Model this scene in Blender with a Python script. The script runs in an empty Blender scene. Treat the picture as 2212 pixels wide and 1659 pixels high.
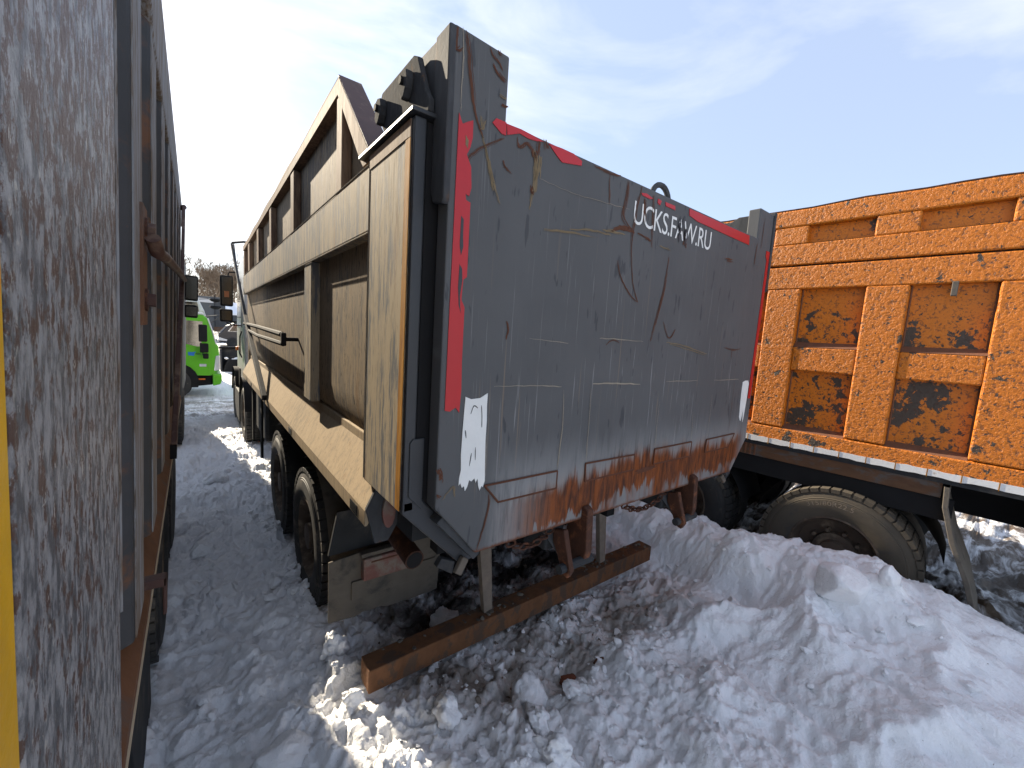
import bpy, bmesh, math, random
import numpy as np
from mathutils import Vector, Matrix, noise as mnoise
random.seed(7); rng = np.random.default_rng(7)
SC = bpy.context.scene; COL = SC.collection
PI = math.pi; R_ = math.radians

# ------------------------------------------------------------------ camera
# axes: x = across the trucks, y = along the trucks (away), z up; the origin is the eye, 2.1 m above the snow
CR = ((0.79295151, -0.02006843, 0.60895415), (-0.60618919, -0.12660571, 0.78517874), (0.06133977, -0.9917501, -0.11255745))
cam_d = bpy.data.cameras.new('camera'); cam = bpy.data.objects.new('camera', cam_d); COL.objects.link(cam)
cam.matrix_world = Matrix([[CR[i][0], -CR[i][1], -CR[i][2], 0] for i in range(3)] + [[0, 0, 0, 1]])
cam_d.sensor_width = 36; cam_d.lens = 36 * 885 / 2212; cam_d.clip_start = .02; cam_d.clip_end = 2000
SC.camera = cam
# ------------------------------------------------------------------ light
SUN_AZ, SUN_EL = R_(9.2), R_(26)          # azimuth counted from +y towards -x
S_DIR = Vector((-math.sin(SUN_AZ) * math.cos(SUN_EL), math.cos(SUN_AZ) * math.cos(SUN_EL), math.sin(SUN_EL)))
sd = bpy.data.lights.new('sun', 'SUN'); sd.energy = 3.3; sd.angle = R_(.5); sd.color = (1, .87, .68)
so = bpy.data.objects.new('sun', sd); COL.objects.link(so); so.rotation_euler = S_DIR.to_track_quat('Z', 'Y').to_euler()
W = bpy.data.worlds.new('World'); SC.world = W; W.use_nodes = True
nt = W.node_tree; nt.nodes.clear()
N = lambda t: nt.nodes.new(t)
def wl(a, b): nt.links.new(a, b)
sky = N('ShaderNodeTexSky'); sky.sky_type = 'NISHITA'; sky.sun_disc = False
sky.sun_elevation = SUN_EL; sky.sun_rotation = -SUN_AZ; sky.air_density = 1.0; sky.dust_density = .5; sky.ozone_density = 1.6
tc = N('ShaderNodeTexCoord')
mp = N('ShaderNodeMapping'); mp.inputs['Scale'].default_value = (1.1, 1.1, 3.4); mp.inputs['Rotation'].default_value = (0, .25, .4); wl(tc.outputs['Generated'], mp.inputs[0])
nz = N('ShaderNodeTexNoise'); nz.inputs['Scale'].default_value = 1.9; nz.inputs['Detail'].default_value = 7; nz.inputs['Roughness'].default_value = .55; nz.inputs['Distortion'].default_value = .5
wl(mp.outputs[0], nz.inputs[0])
cr = N('ShaderNodeValToRGB'); cr.color_ramp.elements[0].position = .46; cr.color_ramp.elements[1].position = .80; wl(nz.outputs[0], cr.inputs[0])
dt = N('ShaderNodeVectorMath'); dt.operation = 'DOT_PRODUCT'; wl(tc.outputs['Generated'], dt.inputs[0]); dt.inputs[1].default_value = S_DIR
def wm(op, a, b):
    n = N('ShaderNodeMath'); n.operation = op
    for i, v in enumerate((a, b)):
        if isinstance(v, (int, float)): n.inputs[i].default_value = v
        else: wl(v, n.inputs[i])
    return n.outputs[0]
glow = wm('POWER', wm('MAXIMUM', dt.outputs['Value'], 0.0), 5.0)
veil = wm('MINIMUM', wm('ADD', wm('MULTIPLY', cr.outputs[0], .85), .0), .9)
cl = N('ShaderNodeMix'); cl.data_type = 'RGBA'; cl.inputs[6].default_value = (2.5, 2.6, 2.75, 1); cl.inputs[7].default_value = (4.2, 4.05, 3.8, 1); wl(glow, cl.inputs[0])
mx = N('ShaderNodeMix'); mx.data_type = 'RGBA'; wl(veil, mx.inputs[0]); hz = N('ShaderNodeMix'); hz.data_type = 'RGBA'; hz.inputs[0].default_value = .80; wl(sky.outputs[0], hz.inputs[6]); hz.inputs[7].default_value = (1.34, 1.56, 2.06, 1); wl(hz.outputs[2], mx.inputs[6]); wl(cl.outputs[2], mx.inputs[7])
bg = N('ShaderNodeBackground'); bg.inputs[1].default_value = .11; wl(mx.outputs[2], bg.inputs[0])
wo = N('ShaderNodeOutputWorld'); wl(bg.outputs[0], wo.inputs[0])
vs = SC.view_settings; SC.display_settings.display_device = 'sRGB'
vs.view_transform = 'Standard'; vs.look = 'None'; vs.exposure = 2.0; vs.gamma = 1; vs.use_curve_mapping = False
SC.render.engine = 'CYCLES'; SC.cycles.use_denoising = True; SC.cycles.max_bounces = 6; SC.cycles.diffuse_bounces = 4
SC.cycles.glossy_bounces = 3; SC.cycles.caustics_reflective = False; SC.cycles.caustics_refractive = False; SC.cycles.sample_clamp_indirect = 6
GZ = -2.10                                  # level of the yard

# ------------------------------------------------------------------ material helper
class M:
    def __init__(s, name):
        s.m = bpy.data.materials.new(name); s.m.use_nodes = True; s.t = s.m.node_tree; s.t.nodes.clear()
        s.co = s.t.nodes.new('ShaderNodeTexCoord').outputs['Object']
    def link(s, v, inp):
        if isinstance(v, (int, float)): inp.default_value = v
        elif isinstance(v, tuple): inp.default_value = v if len(v) != 3 or inp.type == 'VECTOR' else (*v, 1)
        else: s.t.links.new(v, inp)
    def n(s, t, **k):
        n = s.t.nodes.new(t)
        for a, b in k.items(): setattr(n, a, b)
        return n
    def vec(s, sc):
        n = s.n('ShaderNodeVectorMath', operation='MULTIPLY'); s.link(s.co, n.inputs[0]); n.inputs[1].default_value = sc; return n.outputs[0]
    def noise(s, sc=1., det=4, rough=.55, dist=0., st=(1, 1, 1), off=None):
        v = s.vec(st)
        if off:
            a = s.n('ShaderNodeVectorMath', operation='ADD'); s.link(v, a.inputs[0]); a.inputs[1].default_value = (off, off * 1.7, -off); v = a.outputs[0]
        n = s.n('ShaderNodeTexNoise'); s.link(v, n.inputs['Vector'])
        n.inputs['Scale'].default_value = sc; n.inputs['Detail'].default_value = det; n.inputs['Roughness'].default_value = rough; n.inputs['Distortion'].default_value = dist
        return n.outputs[0]
    def vor(s, sc, st=(1, 1, 1), feat='F1'):
        n = s.n('ShaderNodeTexVoronoi', feature=feat); s.link(s.vec(st), n.inputs['Vector']); n.inputs['Scale'].default_value = sc; return n.outputs['Distance']
    def step(s, v, a, b):
        n = s.n('ShaderNodeMapRange', interpolation_type='SMOOTHSTEP'); s.link(v, n.inputs[0]); n.inputs[1].default_value = a; n.inputs[2].default_value = b; return n.outputs[0]
    def mt(s, op, a, b=0.):
        n = s.n('ShaderNodeMath', operation=op); s.link(a, n.inputs[0]); s.link(b, n.inputs[1]); return n.outputs[0]
    def mul(s, a, b): return s.mt('MULTIPLY', a, b)
    def add(s, a, b): return s.mt('ADD', a, b)
    def mix(s, f, a, b):
        n = s.n('ShaderNodeMix', data_type='RGBA'); s.link(f, n.inputs[0]); s.link(a, n.inputs[6]); s.link(b, n.inputs[7]); return n.outputs[2]
    def xyz(s):
        n = s.n('ShaderNodeSeparateXYZ'); s.link(s.co, n.inputs[0]); return n.outputs
    def bump(s, h, st=.3, d=.01, prev=None):
        n = s.n('ShaderNodeBump'); s.link(h, n.inputs['Height']); n.inputs['Strength'].default_value = st; n.inputs['Distance'].default_value = d
        if prev is not None: s.link(prev, n.inputs['Normal'])
        return n.outputs[0]
    def out(s, col, rough=.6, metal=0., nrm=None, spec=.4, **k):
        p = s.n('ShaderNodeBsdfPrincipled'); s.link(col, p.inputs['Base Color']); s.link(rough, p.inputs['Roughness']); s.link(metal, p.inputs['Metallic']); s.link(spec, p.inputs['Specular IOR Level'])
        if nrm is not None: s.link(nrm, p.inputs['Normal'])
        for a, b in k.items(): s.link(b, p.inputs[a.replace('_', ' ')])
        o = s.n('ShaderNodeOutputMaterial'); s.t.links.new(p.outputs[0], o.inputs[0]); return s.m

RUST_D, RUST_O, RUST_B = (.085, .030, .016), (.26, .085, .025), (.12, .062, .038)
MAT = {}
def simple(name, col, rough=.6, var=.35, sc=6., metal=0., spec=.4, bump=.15, bs=60., st=(1, 1, 1), dirt=None, dl=(.5, .7)):
    m = M(name); n = m.noise(sc, 5, .6, .2, st); d = tuple(c * (1 - var) for c in col)
    c = m.mix(n, d, tuple(min(1, c * (1 + var * .6)) for c in col))
    if dirt: c = m.mix(m.step(m.noise(sc * .7, 6, .65, .3, st, 3.1), *dl), c, dirt)
    MAT[name] = m.out(c, rough, metal, m.bump(m.noise(bs, 4, .6), bump, .004), spec); return MAT[name]

def side_paint(name, dust=(.34, .28, .195), paint=(.125, .127, .13), cover=(.485, .56), spots=0.):
    m = M(name)
    streak = m.noise(1, 6, .65, .4, (26, 26, 2.2)); fine = m.noise(1, 5, .65, .2, (85, 85, 9), 2.); big = m.noise(1.3, 4, .5, .3, (1, 1, .6), 5.)
    f = m.step(m.add(m.add(m.mul(streak, .42), m.mul(fine, .40)), m.mul(big, .22)), *cover)
    c = m.mix(f, paint, dust)
    c = m.mix(m.mul(m.step(fine, .54, .66), .7), c, tuple(x * .55 for x in dust))
    c = m.mix(m.mul(m.step(m.noise(1, 6, .7, .3, (9, 9, 1.2), 8.), .58, .7), .55), c, (.17, .095, .05))
    if spots: c = m.mix(m.mul(m.step(m.noise(1, 5, .7, .3, (60, 60, 14), 4.), .60 - spots, .66), .85), c, (.035, .03, .027))
    nr = m.bump(m.noise(160, 3, .6), .25, .002, m.bump(streak, .2, .004))
    MAT[name] = m.out(c, m.add(m.mul(fine, .3), .62), 0., nr, .07); return MAT[name]
side_paint('dusty_side'); side_paint('dusty_wall', (.29, .225, .15), (.125, .115, .105), (.42, .56), .06); side_paint('dusty_sill', (.36, .28, .185), (.22, .18, .13), (.38, .56))
side_paint('rusty_upper', (.24, .16, .105), (.10, .065, .048), (.42, .58)); side_paint('edge_rust', (.42, .20, .035), (.19, .085, .02), (.4, .6))

m = M('tailgate_paint')                    # dark grey paint, scratched, rusting along the lower edge
X, Y, Z = m.xyz()
cloud = m.noise(2.2, 5, .55, .2); c = m.mix(cloud, (.070, .072, .075), (.112, .114, .117))
sc1 = m.step(m.noise(1, 3, .5, .15, (120, 1, 2.6)), .63, .72); sc2 = m.step(m.noise(1, 3, .5, .3, (52, 1, 1.3), 4.), .64, .71)
mask = m.step(m.noise(1.6, 3, .5, 0, (1, 1, .6), 9.), .36, .6); low = m.step(Z, .85, -.35)
c = m.mix(m.mul(m.mul(sc1, m.add(m.mul(low, .65), .18)), mask), c, (.27, .27, .27))
c = m.mix(m.mul(m.mul(sc2, m.add(m.mul(low, .6), .05)), mask), c, (.21, .16, .115))
c = m.mix(m.mul(m.step(m.noise(1, 2, .5, 0, (34, 1, 7), 12.), .66, .71), .6), c, (.036, .039, .045))
xm = m.mul(m.step(X, .86, 1.5), m.step(X, 3.16, 2.9)); xl = m.step(X, .9, 1.3)
col = m.noise(1, 4, .6, .2, (9, 1, .5), 3.); drip = m.noise(1, 5, .7, .2, (42, 1, 3.5), 6.)
zp = m.add(m.add(Z, m.mul(m.add(drip, -.5), .22)), m.mul(m.add(col, -.5), .22))
pale = m.mul(m.mul(m.step(zp, -.38, -.63), m.step(m.add(m.mul(drip, .7), m.mul(col, .4)), .34, .66)), m.step(X, .86, 1.0))
c = m.mix(m.mul(pale, .8), c, (.27, .275, .275))
zr = m.add(zp, m.mul(m.step(X, 1.75, .9), .07))
rz = m.mul(m.step(zr, -.565, -.640), m.mul(xl, m.step(X, 3.17, 3.0)))
c = m.mix(m.mul(m.step(zr, -.50, -.64), m.mul(m.mul(m.step(drip, .46, .66), .75), xl)), c, (.22, .085, .018))
c = m.mix(m.mul(rz, .95), c, m.mix(m.step(m.noise(1, 6, .7, .4, (34, 1, 5), 2.), .32, .66), (.042, .010, .002), (.205, .050, .004)))
c = m.mix(m.mul(m.mul(m.step(zp, -.60, -.66), xl), m.step(m.noise(1, 3, .6, .3, (70, 1, 3), 31.), .60, .68)), c, (.07, .022, .008))
strip = m.mul(m.step(zr, -.775, -.79), m.step(m.noise(1, 4, .6, 0, (4, 1, 1), 21.), .40, .52))
c = m.mix(m.mul(strip, .85), c, m.mix(drip, (.24, .25, .25), (.15, .16, .165)))
c = m.mix(m.step(m.add(Z, m.mul(drip, .03)), -.818, -.835), c, (.11, .04, .018))
MAT['tailgate_paint'] = m.out(c, m.add(.52, m.mul(drip, .25)), 0., m.bump(m.noise(90, 4, .6), .12, .002, m.bump(sc1, .08, .002, m.bump(m.noise(1.4, 2, .5), .3, .05))), .25)

m = M('left_steel')                        # grey side plate with brown streaky rust
a = m.noise(1, 9, .74, .15, (42, 42, 26)); b = m.noise(1, 6, .7, .4, (95, 95, 52), 3.); g = m.noise(1.6, 3, .5, .2, (1, 1, .8), 7.); v = m.noise(1, 5, .65, .2, (40, 40, 6), 9.)
c = m.mix(m.step(m.noise(1, 6, .65, .2, (50, 50, 22), 1.), .38, .62), (.11, .115, .12), (.42, .42, .415))
c = m.mix(m.mul(m.step(m.add(m.add(m.add(m.mul(a, .8), m.mul(g, .26)), m.mul(v, .24)), m.mul(m.step(m.xyz()[2], .35, -.25), -.055)), .622, .672), .92), c, m.mix(b, (.060, .027, .017), (.17, .080, .042)))
c = m.mix(m.step(m.add(m.mul(b, .7), m.mul(v, .35)), .60, .66), c, (.55, .53, .47))  # pale streaks: glints on the steel put into its colour
hb = m.add(m.mul(a, .5), m.mul(b, .7))
MAT['left_steel'] = m.out(c, m.add(.30, m.mul(a, .25)), .1, m.bump(hb, .9, .012), .6)
side_paint('left_ribs', (.20, .15, .11), (.30, .305, .31), (.46, .6)); simple('left_rust', (.17, .075, .035), .75, .5, 9, bump=.4, st=(1, 1, .4), dirt=(.11, .08, .065))
simple('left_dark', (.055, .056, .058), .6, .4, 8, dirt=(.15, .07, .035), dl=(.52, .66))

def orange(name, rough_scale, patches, thr):
    m = M(name); X, Y, Z = m.xyz()
    st = m.noise(62, 5, .62, .4); bl = m.noise(26, 3, .5, .2, (1, 1, 1), 4.)
    c = m.mix(st, (.45, .108, .002), (.66, .200, .006))
    c = m.mix(m.step(m.add(m.mul(st, .6), m.mul(bl, .4)), .475, .40), c, (.24, .075, .012))
    low = m.step(Z, .75, -.45)
    pn = m.add(m.mul(m.noise(9, 8, .68, .25, (1, 1, 1), 2.), .8), m.mul(m.noise(2.1, 3, .5, .2, (1, 1, 1), 11.), .25))
    pn = m.add(pn, m.mul(m.mul(m.step(Z, .46, .2), m.step(Z, .06, .08)), patches * .75))
    c = m.mix(m.step(m.add(pn, m.mul(low, patches)), thr, thr + .018), c, m.mix(st, (.030, .020, .013), (.075, .054, .038)))
    c = m.mix(m.step(m.add(m.noise(30, 4, .6, .3, (1, 1, 1), 6.), m.mul(low, patches * .6)), .635, .67), c, (.06, .030, .016))
    h = m.add(m.mul(st, .8), m.mul(bl, .7))
    MAT[name] = m.out(c, .5, 0., m.bump(h, rough_scale, .014), .45)
orange('orange_rough', .9, .04, .645); orange('orange_panel', .4, .085, .624)
simple('rust_ledge', (.16, .068, .036), .85, .5, 20, bump=.5); simple('rust_beam', (.115, .056, .027), .8, .55, 12, bump=.5, st=(.6, .6, 1.4), dirt=(.09, .075, .065), dl=(.5, .62))
simple('rust_dark', (.058, .021, .010), .75, .5, 25, bump=.5, dirt=(.17, .06, .025)); simple('scratch_rust', (.105, .038, .018), .8, .5, 30); simple('scratch_pale', (.31, .27, .21), .7, .3, 40); simple('scratch_ochre', (.21, .155, .085), .75, .4, 40)
simple('rusty_brown_plate', (.085, .040, .030), .6, .4, 10, dirt=(.2, .13, .09))
simple('bumper_rust', (.165, .074, .032), .9, .6, 16, bump=.9, bs=40, st=(1, 1, .6), dirt=(.085, .052, .034), dl=(.48, .58))
simple('mud', (.19, .155, .125), .95, .4, 20, bump=.8); simple('muddy_rubber', (.135, .115, .092), .9, .4, 9, bump=.5, dirt=(.06, .055, .05))
simple('rubber', (.030, .029, .028), .75, .4, 8, bump=.2, dirt=(.12, .10, .078), dl=(.55, .72)); simple('dusty_tyre', (.078, .064, .047), .85, .4, 5, bump=.3, dirt=(.055, .05, .045), dl=(.56, .64))
simple('rim', (.085, .06, .043), .7, .5, 10, dirt=(.2, .15, .10)); simple('black', (.016, .016, .017), .85, .3, 5, spec=.12); simple('dark_steel', (.033, .035, .038), .75, .35, 6, spec=.2, dirt=(.075, .068, .06))
simple('frame_dark', (.040, .043, .048), .42, .3, 5, bump=.1, dirt=(.08, .065, .05), dl=(.6, .75)); simple('grey_steel', (.066, .069, .074), .75, .6, 26, spec=.15, bump=.15, st=(1, 1, .3), dirt=(.10, .062, .042), dl=(.58, .7))
simple('hinge_grey', (.062, .064, .068), .9, .6, 40, spec=.04, bump=.3, st=(1, 1, .5), dirt=(.11, .07, .05), dl=(.6, .7)); simple('red_tape', (.46, .010, .016), .4, .12, 9, bump=.1, spec=.5); simple('white_paint', (.74, .75, .73), .6, .1, 14, bump=.2); simple('white_band', (.70, .70, .69), .6, .12, 12, dirt=(.30, .19, .11), dl=(.6, .72))
simple('yellow_tape', (.86, .45, .012), .45, .35, 14, bump=.8, bs=30, st=(1, 1, .5), spec=.6); simple('cream_edge', (.52, .42, .28), .7, .25, 20)
simple('green_paint', (.10, .40, .012), .3, .1, 3, bump=.02, spec=.5); simple('white_cab', (.62, .64, .63), .35, .12, 3, bump=.02, dirt=(.40, .37, .32)); simple('mirror_glass', (.05, .046, .04), .15, .4, 14, metal=.7, bump=.02)
simple('lamp_red', (.20, .085, .068), .55, .4, 12, dirt=(.20, .16, .13), dl=(.42, .6)); simple('lamp_amber', (.75, .18, .02), .35, .15); simple('lamp_clear', (.62, .64, .66), .15, .2, 20, metal=.4); simple('window_glass', (.30, .27, .22), .08, .8, 9, metal=.75, bump=.02)
simple('container_grey', (.075, .08, .085), .6, .3, .6, dirt=(.17, .085, .045), dl=(.62, .75)); simple('sign_white', (.5, .5, .5), .6, .1); simple('car_paint', (.018, .019, .023), .2, .2, 3, bump=.01, spec=.6); simple('chrome', (.6, .6, .6), .2, .1, metal=.9)
simple('bark', (.20, .15, .105), .9, .4, 8); simple('brick', (.19, .065, .035), .9, .4, 14, bump=.5); simple('logo_blue', (.02, .16, .50), .4, .1); simple('logo_dark', (.01, .04, .035), .4, .1); simple('wood_orange', (.55, .2, .08), .7, .2)

def snow_mat(name, dirt_zone=True):
    m = M(name); X, Y, Z = m.xyz()
    n = m.noise(3.2, 6, .6, .3); c = m.mix(n, (.88, .885, .895), (.93, .93, .935))
    if dirt_zone:                          # trodden, gritty snow under and behind the tail of the grey truck, and muddy ground under the orange one
        n2 = m.noise(2.6, 6, .65, .5, (1, 1, 1), 3.)
        zx = m.mul(m.step(X, .72, 1.1), m.step(X, 3.1, 2.3)); zy = m.mul(m.step(Y, 1.05, 1.75), 1.)
        zone = m.mul(m.mul(zx, zy), m.step(Z, -1.80, -1.95))
        c = m.mix(m.mul(zone, m.step(n2, .34, .62)), c, (.30, .265, .23))
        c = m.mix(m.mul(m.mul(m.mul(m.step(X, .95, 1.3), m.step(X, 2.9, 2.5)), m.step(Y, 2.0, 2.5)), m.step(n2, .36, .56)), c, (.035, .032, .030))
        c = m.mix(m.mul(m.mul(zx, m.step(Y, 1.2, 1.8)), m.step(m.noise(9, 5, .7, .4, (1, 1, 1), 5.), .56, .68)), c, (.15, .125, .105))
        mud = m.mul(m.step(X, 4.0, 4.35), m.step(m.noise(1, 5, .65, .6, (2.2, 5, 1), 7.), .36, .56)); c = m.mix(mud, c, (.10, .068, .042))
        far = m.mul(m.mul(m.step(Y, 10.2, 10.9), m.step(Y, 14.2, 12.6)), m.step(m.noise(1, 5, .6, .4, (.9, 3.5, 1), 9.), .42, .6)); c = m.mix(m.mul(far, .75), c, (.24, .20, .16))
        c = m.mix(m.mul(m.step(m.noise(60, 3, .5, 0, (1, 1, 1), 1.), .72, .77), .7), c, (.16, .13, .11))
        c = m.mix(m.mul(m.step(m.noise(5, 5, .65, .3, (1, 1, 1), 15.), .52, .72), .14), c, (.52, .49, .46))
    nr = m.bump(m.noise(30, 6, .7, .3), .6, .03, m.bump(m.noise(130, 3, .65), .4, .006))
    MAT[name] = m.out(c, .55, 0., nr, .3)
snow_mat('snow'); snow_mat('clean_snow', False)

# ------------------------------------------------------------------ mesh helpers
def link_parent(o, parent):
    if parent is not None:
        o.parent = parent
        if parent.type == 'EMPTY': o.matrix_parent_inverse = Matrix(parent['_inv']) if '_inv' in parent else Matrix()
INV = {}
def thing(name, label, cat, loc, frame=None, group=None):
    e = bpy.data.objects.new(name, None); COL.objects.link(e); e.empty_display_size = .2
    fr = frame or Matrix()
    e.matrix_world = Matrix.Translation(loc) @ fr
    e['label'] = label; e['category'] = cat
    if group: e['group'] = group
    INV[e.name] = (Matrix.Translation(loc) @ fr).inverted() @ fr
    return e
class MB:
    def __init__(s): s.v = []; s.f = []
    def add(s, vs, fs):
        b = len(s.v); s.v += [tuple(v) for v in vs]; s.f += [tuple(i + b for i in f) for f in fs]; return s
    def box(s, x0, x1, y0, y1, z0, z1):
        vs = [(x, y, z) for z in (z0, z1) for y in (y0, y1) for x in (x0, x1)]
        return s.add(vs, [(0, 2, 3, 1), (4, 5, 7, 6), (0, 1, 5, 4), (2, 6, 7, 3), (0, 4, 6, 2), (1, 3, 7, 5)])
    def prism(s, poly, ax, a, b):          # poly in the two other axes (order x,y,z without ax)
        n = len(poly)
        def P(p, t): q = list(p); q.insert(ax, t); return q
        return s.add([P(p, a) for p in poly] + [P(p, b) for p in poly], [tuple(range(n)), tuple(range(2 * n - 1, n - 1, -1))] + [(i, i + n, (i + 1) % n + n, (i + 1) % n) for i in range(n)])
    def tube(s, pts, r, n=8, r1=None):
        pts = [Vector(p) for p in pts]; m = len(pts); vs = []
        for i, p in enumerate(pts):
            d = (pts[min(i + 1, m - 1)] - pts[max(i - 1, 0)]).normalized(); u = d.orthogonal().normalized() if i == 0 else (u - d * u.dot(d)).normalized(); w = d.cross(u)
            rr = r + ((r1 if r1 is not None else r) - r) * i / max(1, m - 1)
            vs += [p + (u * math.cos(2 * PI * k / n) + w * math.sin(2 * PI * k / n)) * rr for k in range(n)]
        fs = [(i * n + k, i * n + (k + 1) % n, (i + 1) * n + (k + 1) % n, (i + 1) * n + k) for i in range(m - 1) for k in range(n)]
        return s.add(vs, fs + [tuple(range(n - 1, -1, -1)), tuple(range((m - 1) * n, m * n))])
    def beam(s, p, q, w, h, up=(0, 0, 1)): # rectangular bar from p to q
        p, q = Vector(p), Vector(q); d = (q - p).normalized(); x = d.cross(Vector(up)).normalized() * w / 2; z = x.cross(d).normalized() * h / 2
        vs = [e + a * x + b * z for e in (p, q) for a, b in ((-1, -1), (1, -1), (1, 1), (-1, 1))]
        return s.add(vs, [(3, 2, 1, 0), (4, 5, 6, 7)] + [(i, (i + 1) % 4, (i + 1) % 4 + 4, i + 4) for i in range(4)])
    def lathe(s, prof, c, n=48, ax=0):     # prof: (axial, radius)
        vs = []
        for a, r in prof:
            for k in range(n):
                t = 2 * PI * k / n; q = [r * math.cos(t), r * math.sin(t)]; q.insert(ax, a); vs.append([q[i] + c[i] for i in range(3)])
        m = len(prof)
        return s.add(vs, [(i * n + k, i * n + (k + 1) % n, (i + 1) * n + (k + 1) % n, (i + 1) * n + k) for i in range(m - 1) for k in range(n)])
    def ribbon(s, pts, w, y, th=.0015):    # thin scratch on a plane y = const; pts (x, z)
        m = len(pts); vs = []; 
        for i, p in enumerate(pts):
            a, b = pts[max(i - 1, 0)], pts[min(i + 1, m - 1)]; dx, dz = b[0] - a[0], b[1] - a[1]; L = math.hypot(dx, dz) or 1
            t = i / max(1, m - 1); ww = w * (.3 + .7 * math.sin(PI * (t * .8 + .1))) * random.uniform(.75, 1.2) / 2
            vs += [(p[0] - dz / L * ww, y, p[1] + dx / L * ww), (p[0] + dz / L * ww, y, p[1] - dx / L * ww)]
        return s.add(vs, [(2 * i, 2 * i + 1, 2 * i + 3, 2 * i + 2) for i in range(m - 1)])
    def build(s, name, mat, parent=None, bevel=0., smooth=False, label=None, kind=None, fix=True):
        me = bpy.data.meshes.new(name); me.from_pydata(s.v, [], s.f)
        if fix:
            bm = bmesh.new(); bm.from_mesh(me); bmesh.ops.recalc_face_normals(bm, faces=bm.faces); bm.to_mesh(me); bm.free()
        me.materials.append(MAT[mat] if isinstance(mat, str) else mat)
        if smooth:
            me.polygons.foreach_set('use_smooth', [True] * len(me.polygons))
            if smooth != 'all': me.set_sharp_from_angle(angle=R_(smooth if smooth is not True else 40))
        o = bpy.data.objects.new(name, me); COL.objects.link(o)
        if parent is not None:
            o.parent = parent
            if parent.type == 'EMPTY': o.matrix_parent_inverse = INV[parent.name]
        if bevel:
            b = o.modifiers.new('bevel', 'BEVEL'); b.width = bevel; b.segments = 2; b.limit_method = 'ANGLE'; b.angle_limit = R_(35)
        if label: o['label'] = label
        if kind: o['kind'] = kind
        return o
def tag(o, label, cat, group=None):
    o['label'] = label; o['category'] = cat
    if group: o['group'] = group
    return o
def box(name, mat, parent, b, bevel=.004, **k): return MB().box(*b).build(name, mat, parent, bevel, **k)
def densify(pts, n):
    out = []
    for a, b in zip(pts, pts[1:]):
        for i in range(n): out.append(tuple(a[j] + (b[j] - a[j]) * i / n for j in range(len(a))))
    return out + [tuple(pts[-1])]
def smooth_line(pts, n=5, jit=0.):
    P = [pts[0]] + list(pts) + [pts[-1]]; out = []
    for i in range(1, len(P) - 2):
        for k in range(n):
            t = k / n; q = []
            for j in range(2):
                p0, p1, p2, p3 = (P[i + d][j] for d in (-1, 0, 1, 2))
                q.append(.5 * (2 * p1 + (p2 - p0) * t + (2 * p0 - 5 * p1 + 4 * p2 - p3) * t * t + (3 * p1 - p0 - 3 * p2 + p3) * t ** 3) + random.uniform(-jit, jit))
            out.append(tuple(q))
    return out + [tuple(pts[-1])]
def text_mesh(body, size, sx=1., spacing=1., ext=0.):
    cu = bpy.data.curves.new('t', 'FONT'); cu.body = body; cu.size = size; cu.space_character = spacing; cu.extrude = ext; cu.resolution_u = 4
    o = bpy.data.objects.new('t', cu); COL.objects.link(o)
    me = bpy.data.meshes.new_from_object(o.evaluated_get(bpy.context.evaluated_depsgraph_get()))
    vs = [(v.co.x * sx, v.co.y, v.co.z) for v in me.vertices]; fs = [tuple(p.vertices) for p in me.polygons]
    bpy.data.objects.remove(o); bpy.data.meshes.remove(me); bpy.data.curves.remove(cu)
    return vs, fs

# ------------------------------------------------------------------ snow ground
def gnoise(x, y, seed):
    ix, iy = np.floor(x).astype(np.int64), np.floor(y).astype(np.int64); fx, fy = x - ix, y - iy
    def g(a, b):
        h = (a * 374761393 + b * 668265263 + seed * 974634777) & 0xffffffff; h = ((h ^ (h >> 13)) * 1274126177) & 0xffffffff; h = h ^ (h >> 16)
        return (h & 0xffff) / 65536. * 2 * np.pi
    def d(a, b, u, v): t = g(a, b); return np.cos(t) * u + np.sin(t) * v
    w = lambda t: t * t * t * (t * (t * 6 - 15) + 10)
    u, v = w(fx), w(fy)
    a = d(ix, iy, fx, fy) * (1 - u) + d(ix + 1, iy, fx - 1, fy) * u; b = d(ix, iy + 1, fx, fy - 1) * (1 - u) + d(ix + 1, iy + 1, fx - 1, fy - 1) * u
    return (a * (1 - v) + b * v) * 1.5
def fbm(x, y, seed, oc=4, r=.5):
    t = 0; a = 1
    for i in range(oc): t = t + a * gnoise(x * 2 ** i, y * 2 ** i, seed + i * 17); a *= r
    return t
def worley(x, y, seed, jit=.95):
    ix, iy = np.floor(x).astype(np.int64), np.floor(y).astype(np.int64); f1 = np.full(x.shape, 9.); f2 = f1.copy(); hid = np.zeros(x.shape)
    for dx in (-1, 0, 1):
        for dy in (-1, 0, 1):
            a, b = ix + dx, iy + dy
            h = (a * 374761393 + b * 668265263 + seed * 974634777) & 0xffffffff; h = ((h ^ (h >> 13)) * 1274126177) & 0xffffffff; h = h ^ (h >> 16)
            px = a + .5 + ((h & 0x3ff) / 1024. - .5) * jit; py = b + .5 + (((h >> 10) & 0x3ff) / 1024. - .5) * jit; dd = np.hypot(px - x, py - y)
            near = dd < f1; f2 = np.where(near, f1, np.minimum(f2, dd)); hid = np.where(near, ((h >> 20) & 0x3ff) / 1024., hid); f1 = np.where(near, dd, f1)
    return f1, f2, hid
sst = lambda t, a, b: (lambda q: q * q * (3 - 2 * q))(np.clip((t - a) / (b - a), 0, 1))
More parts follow.
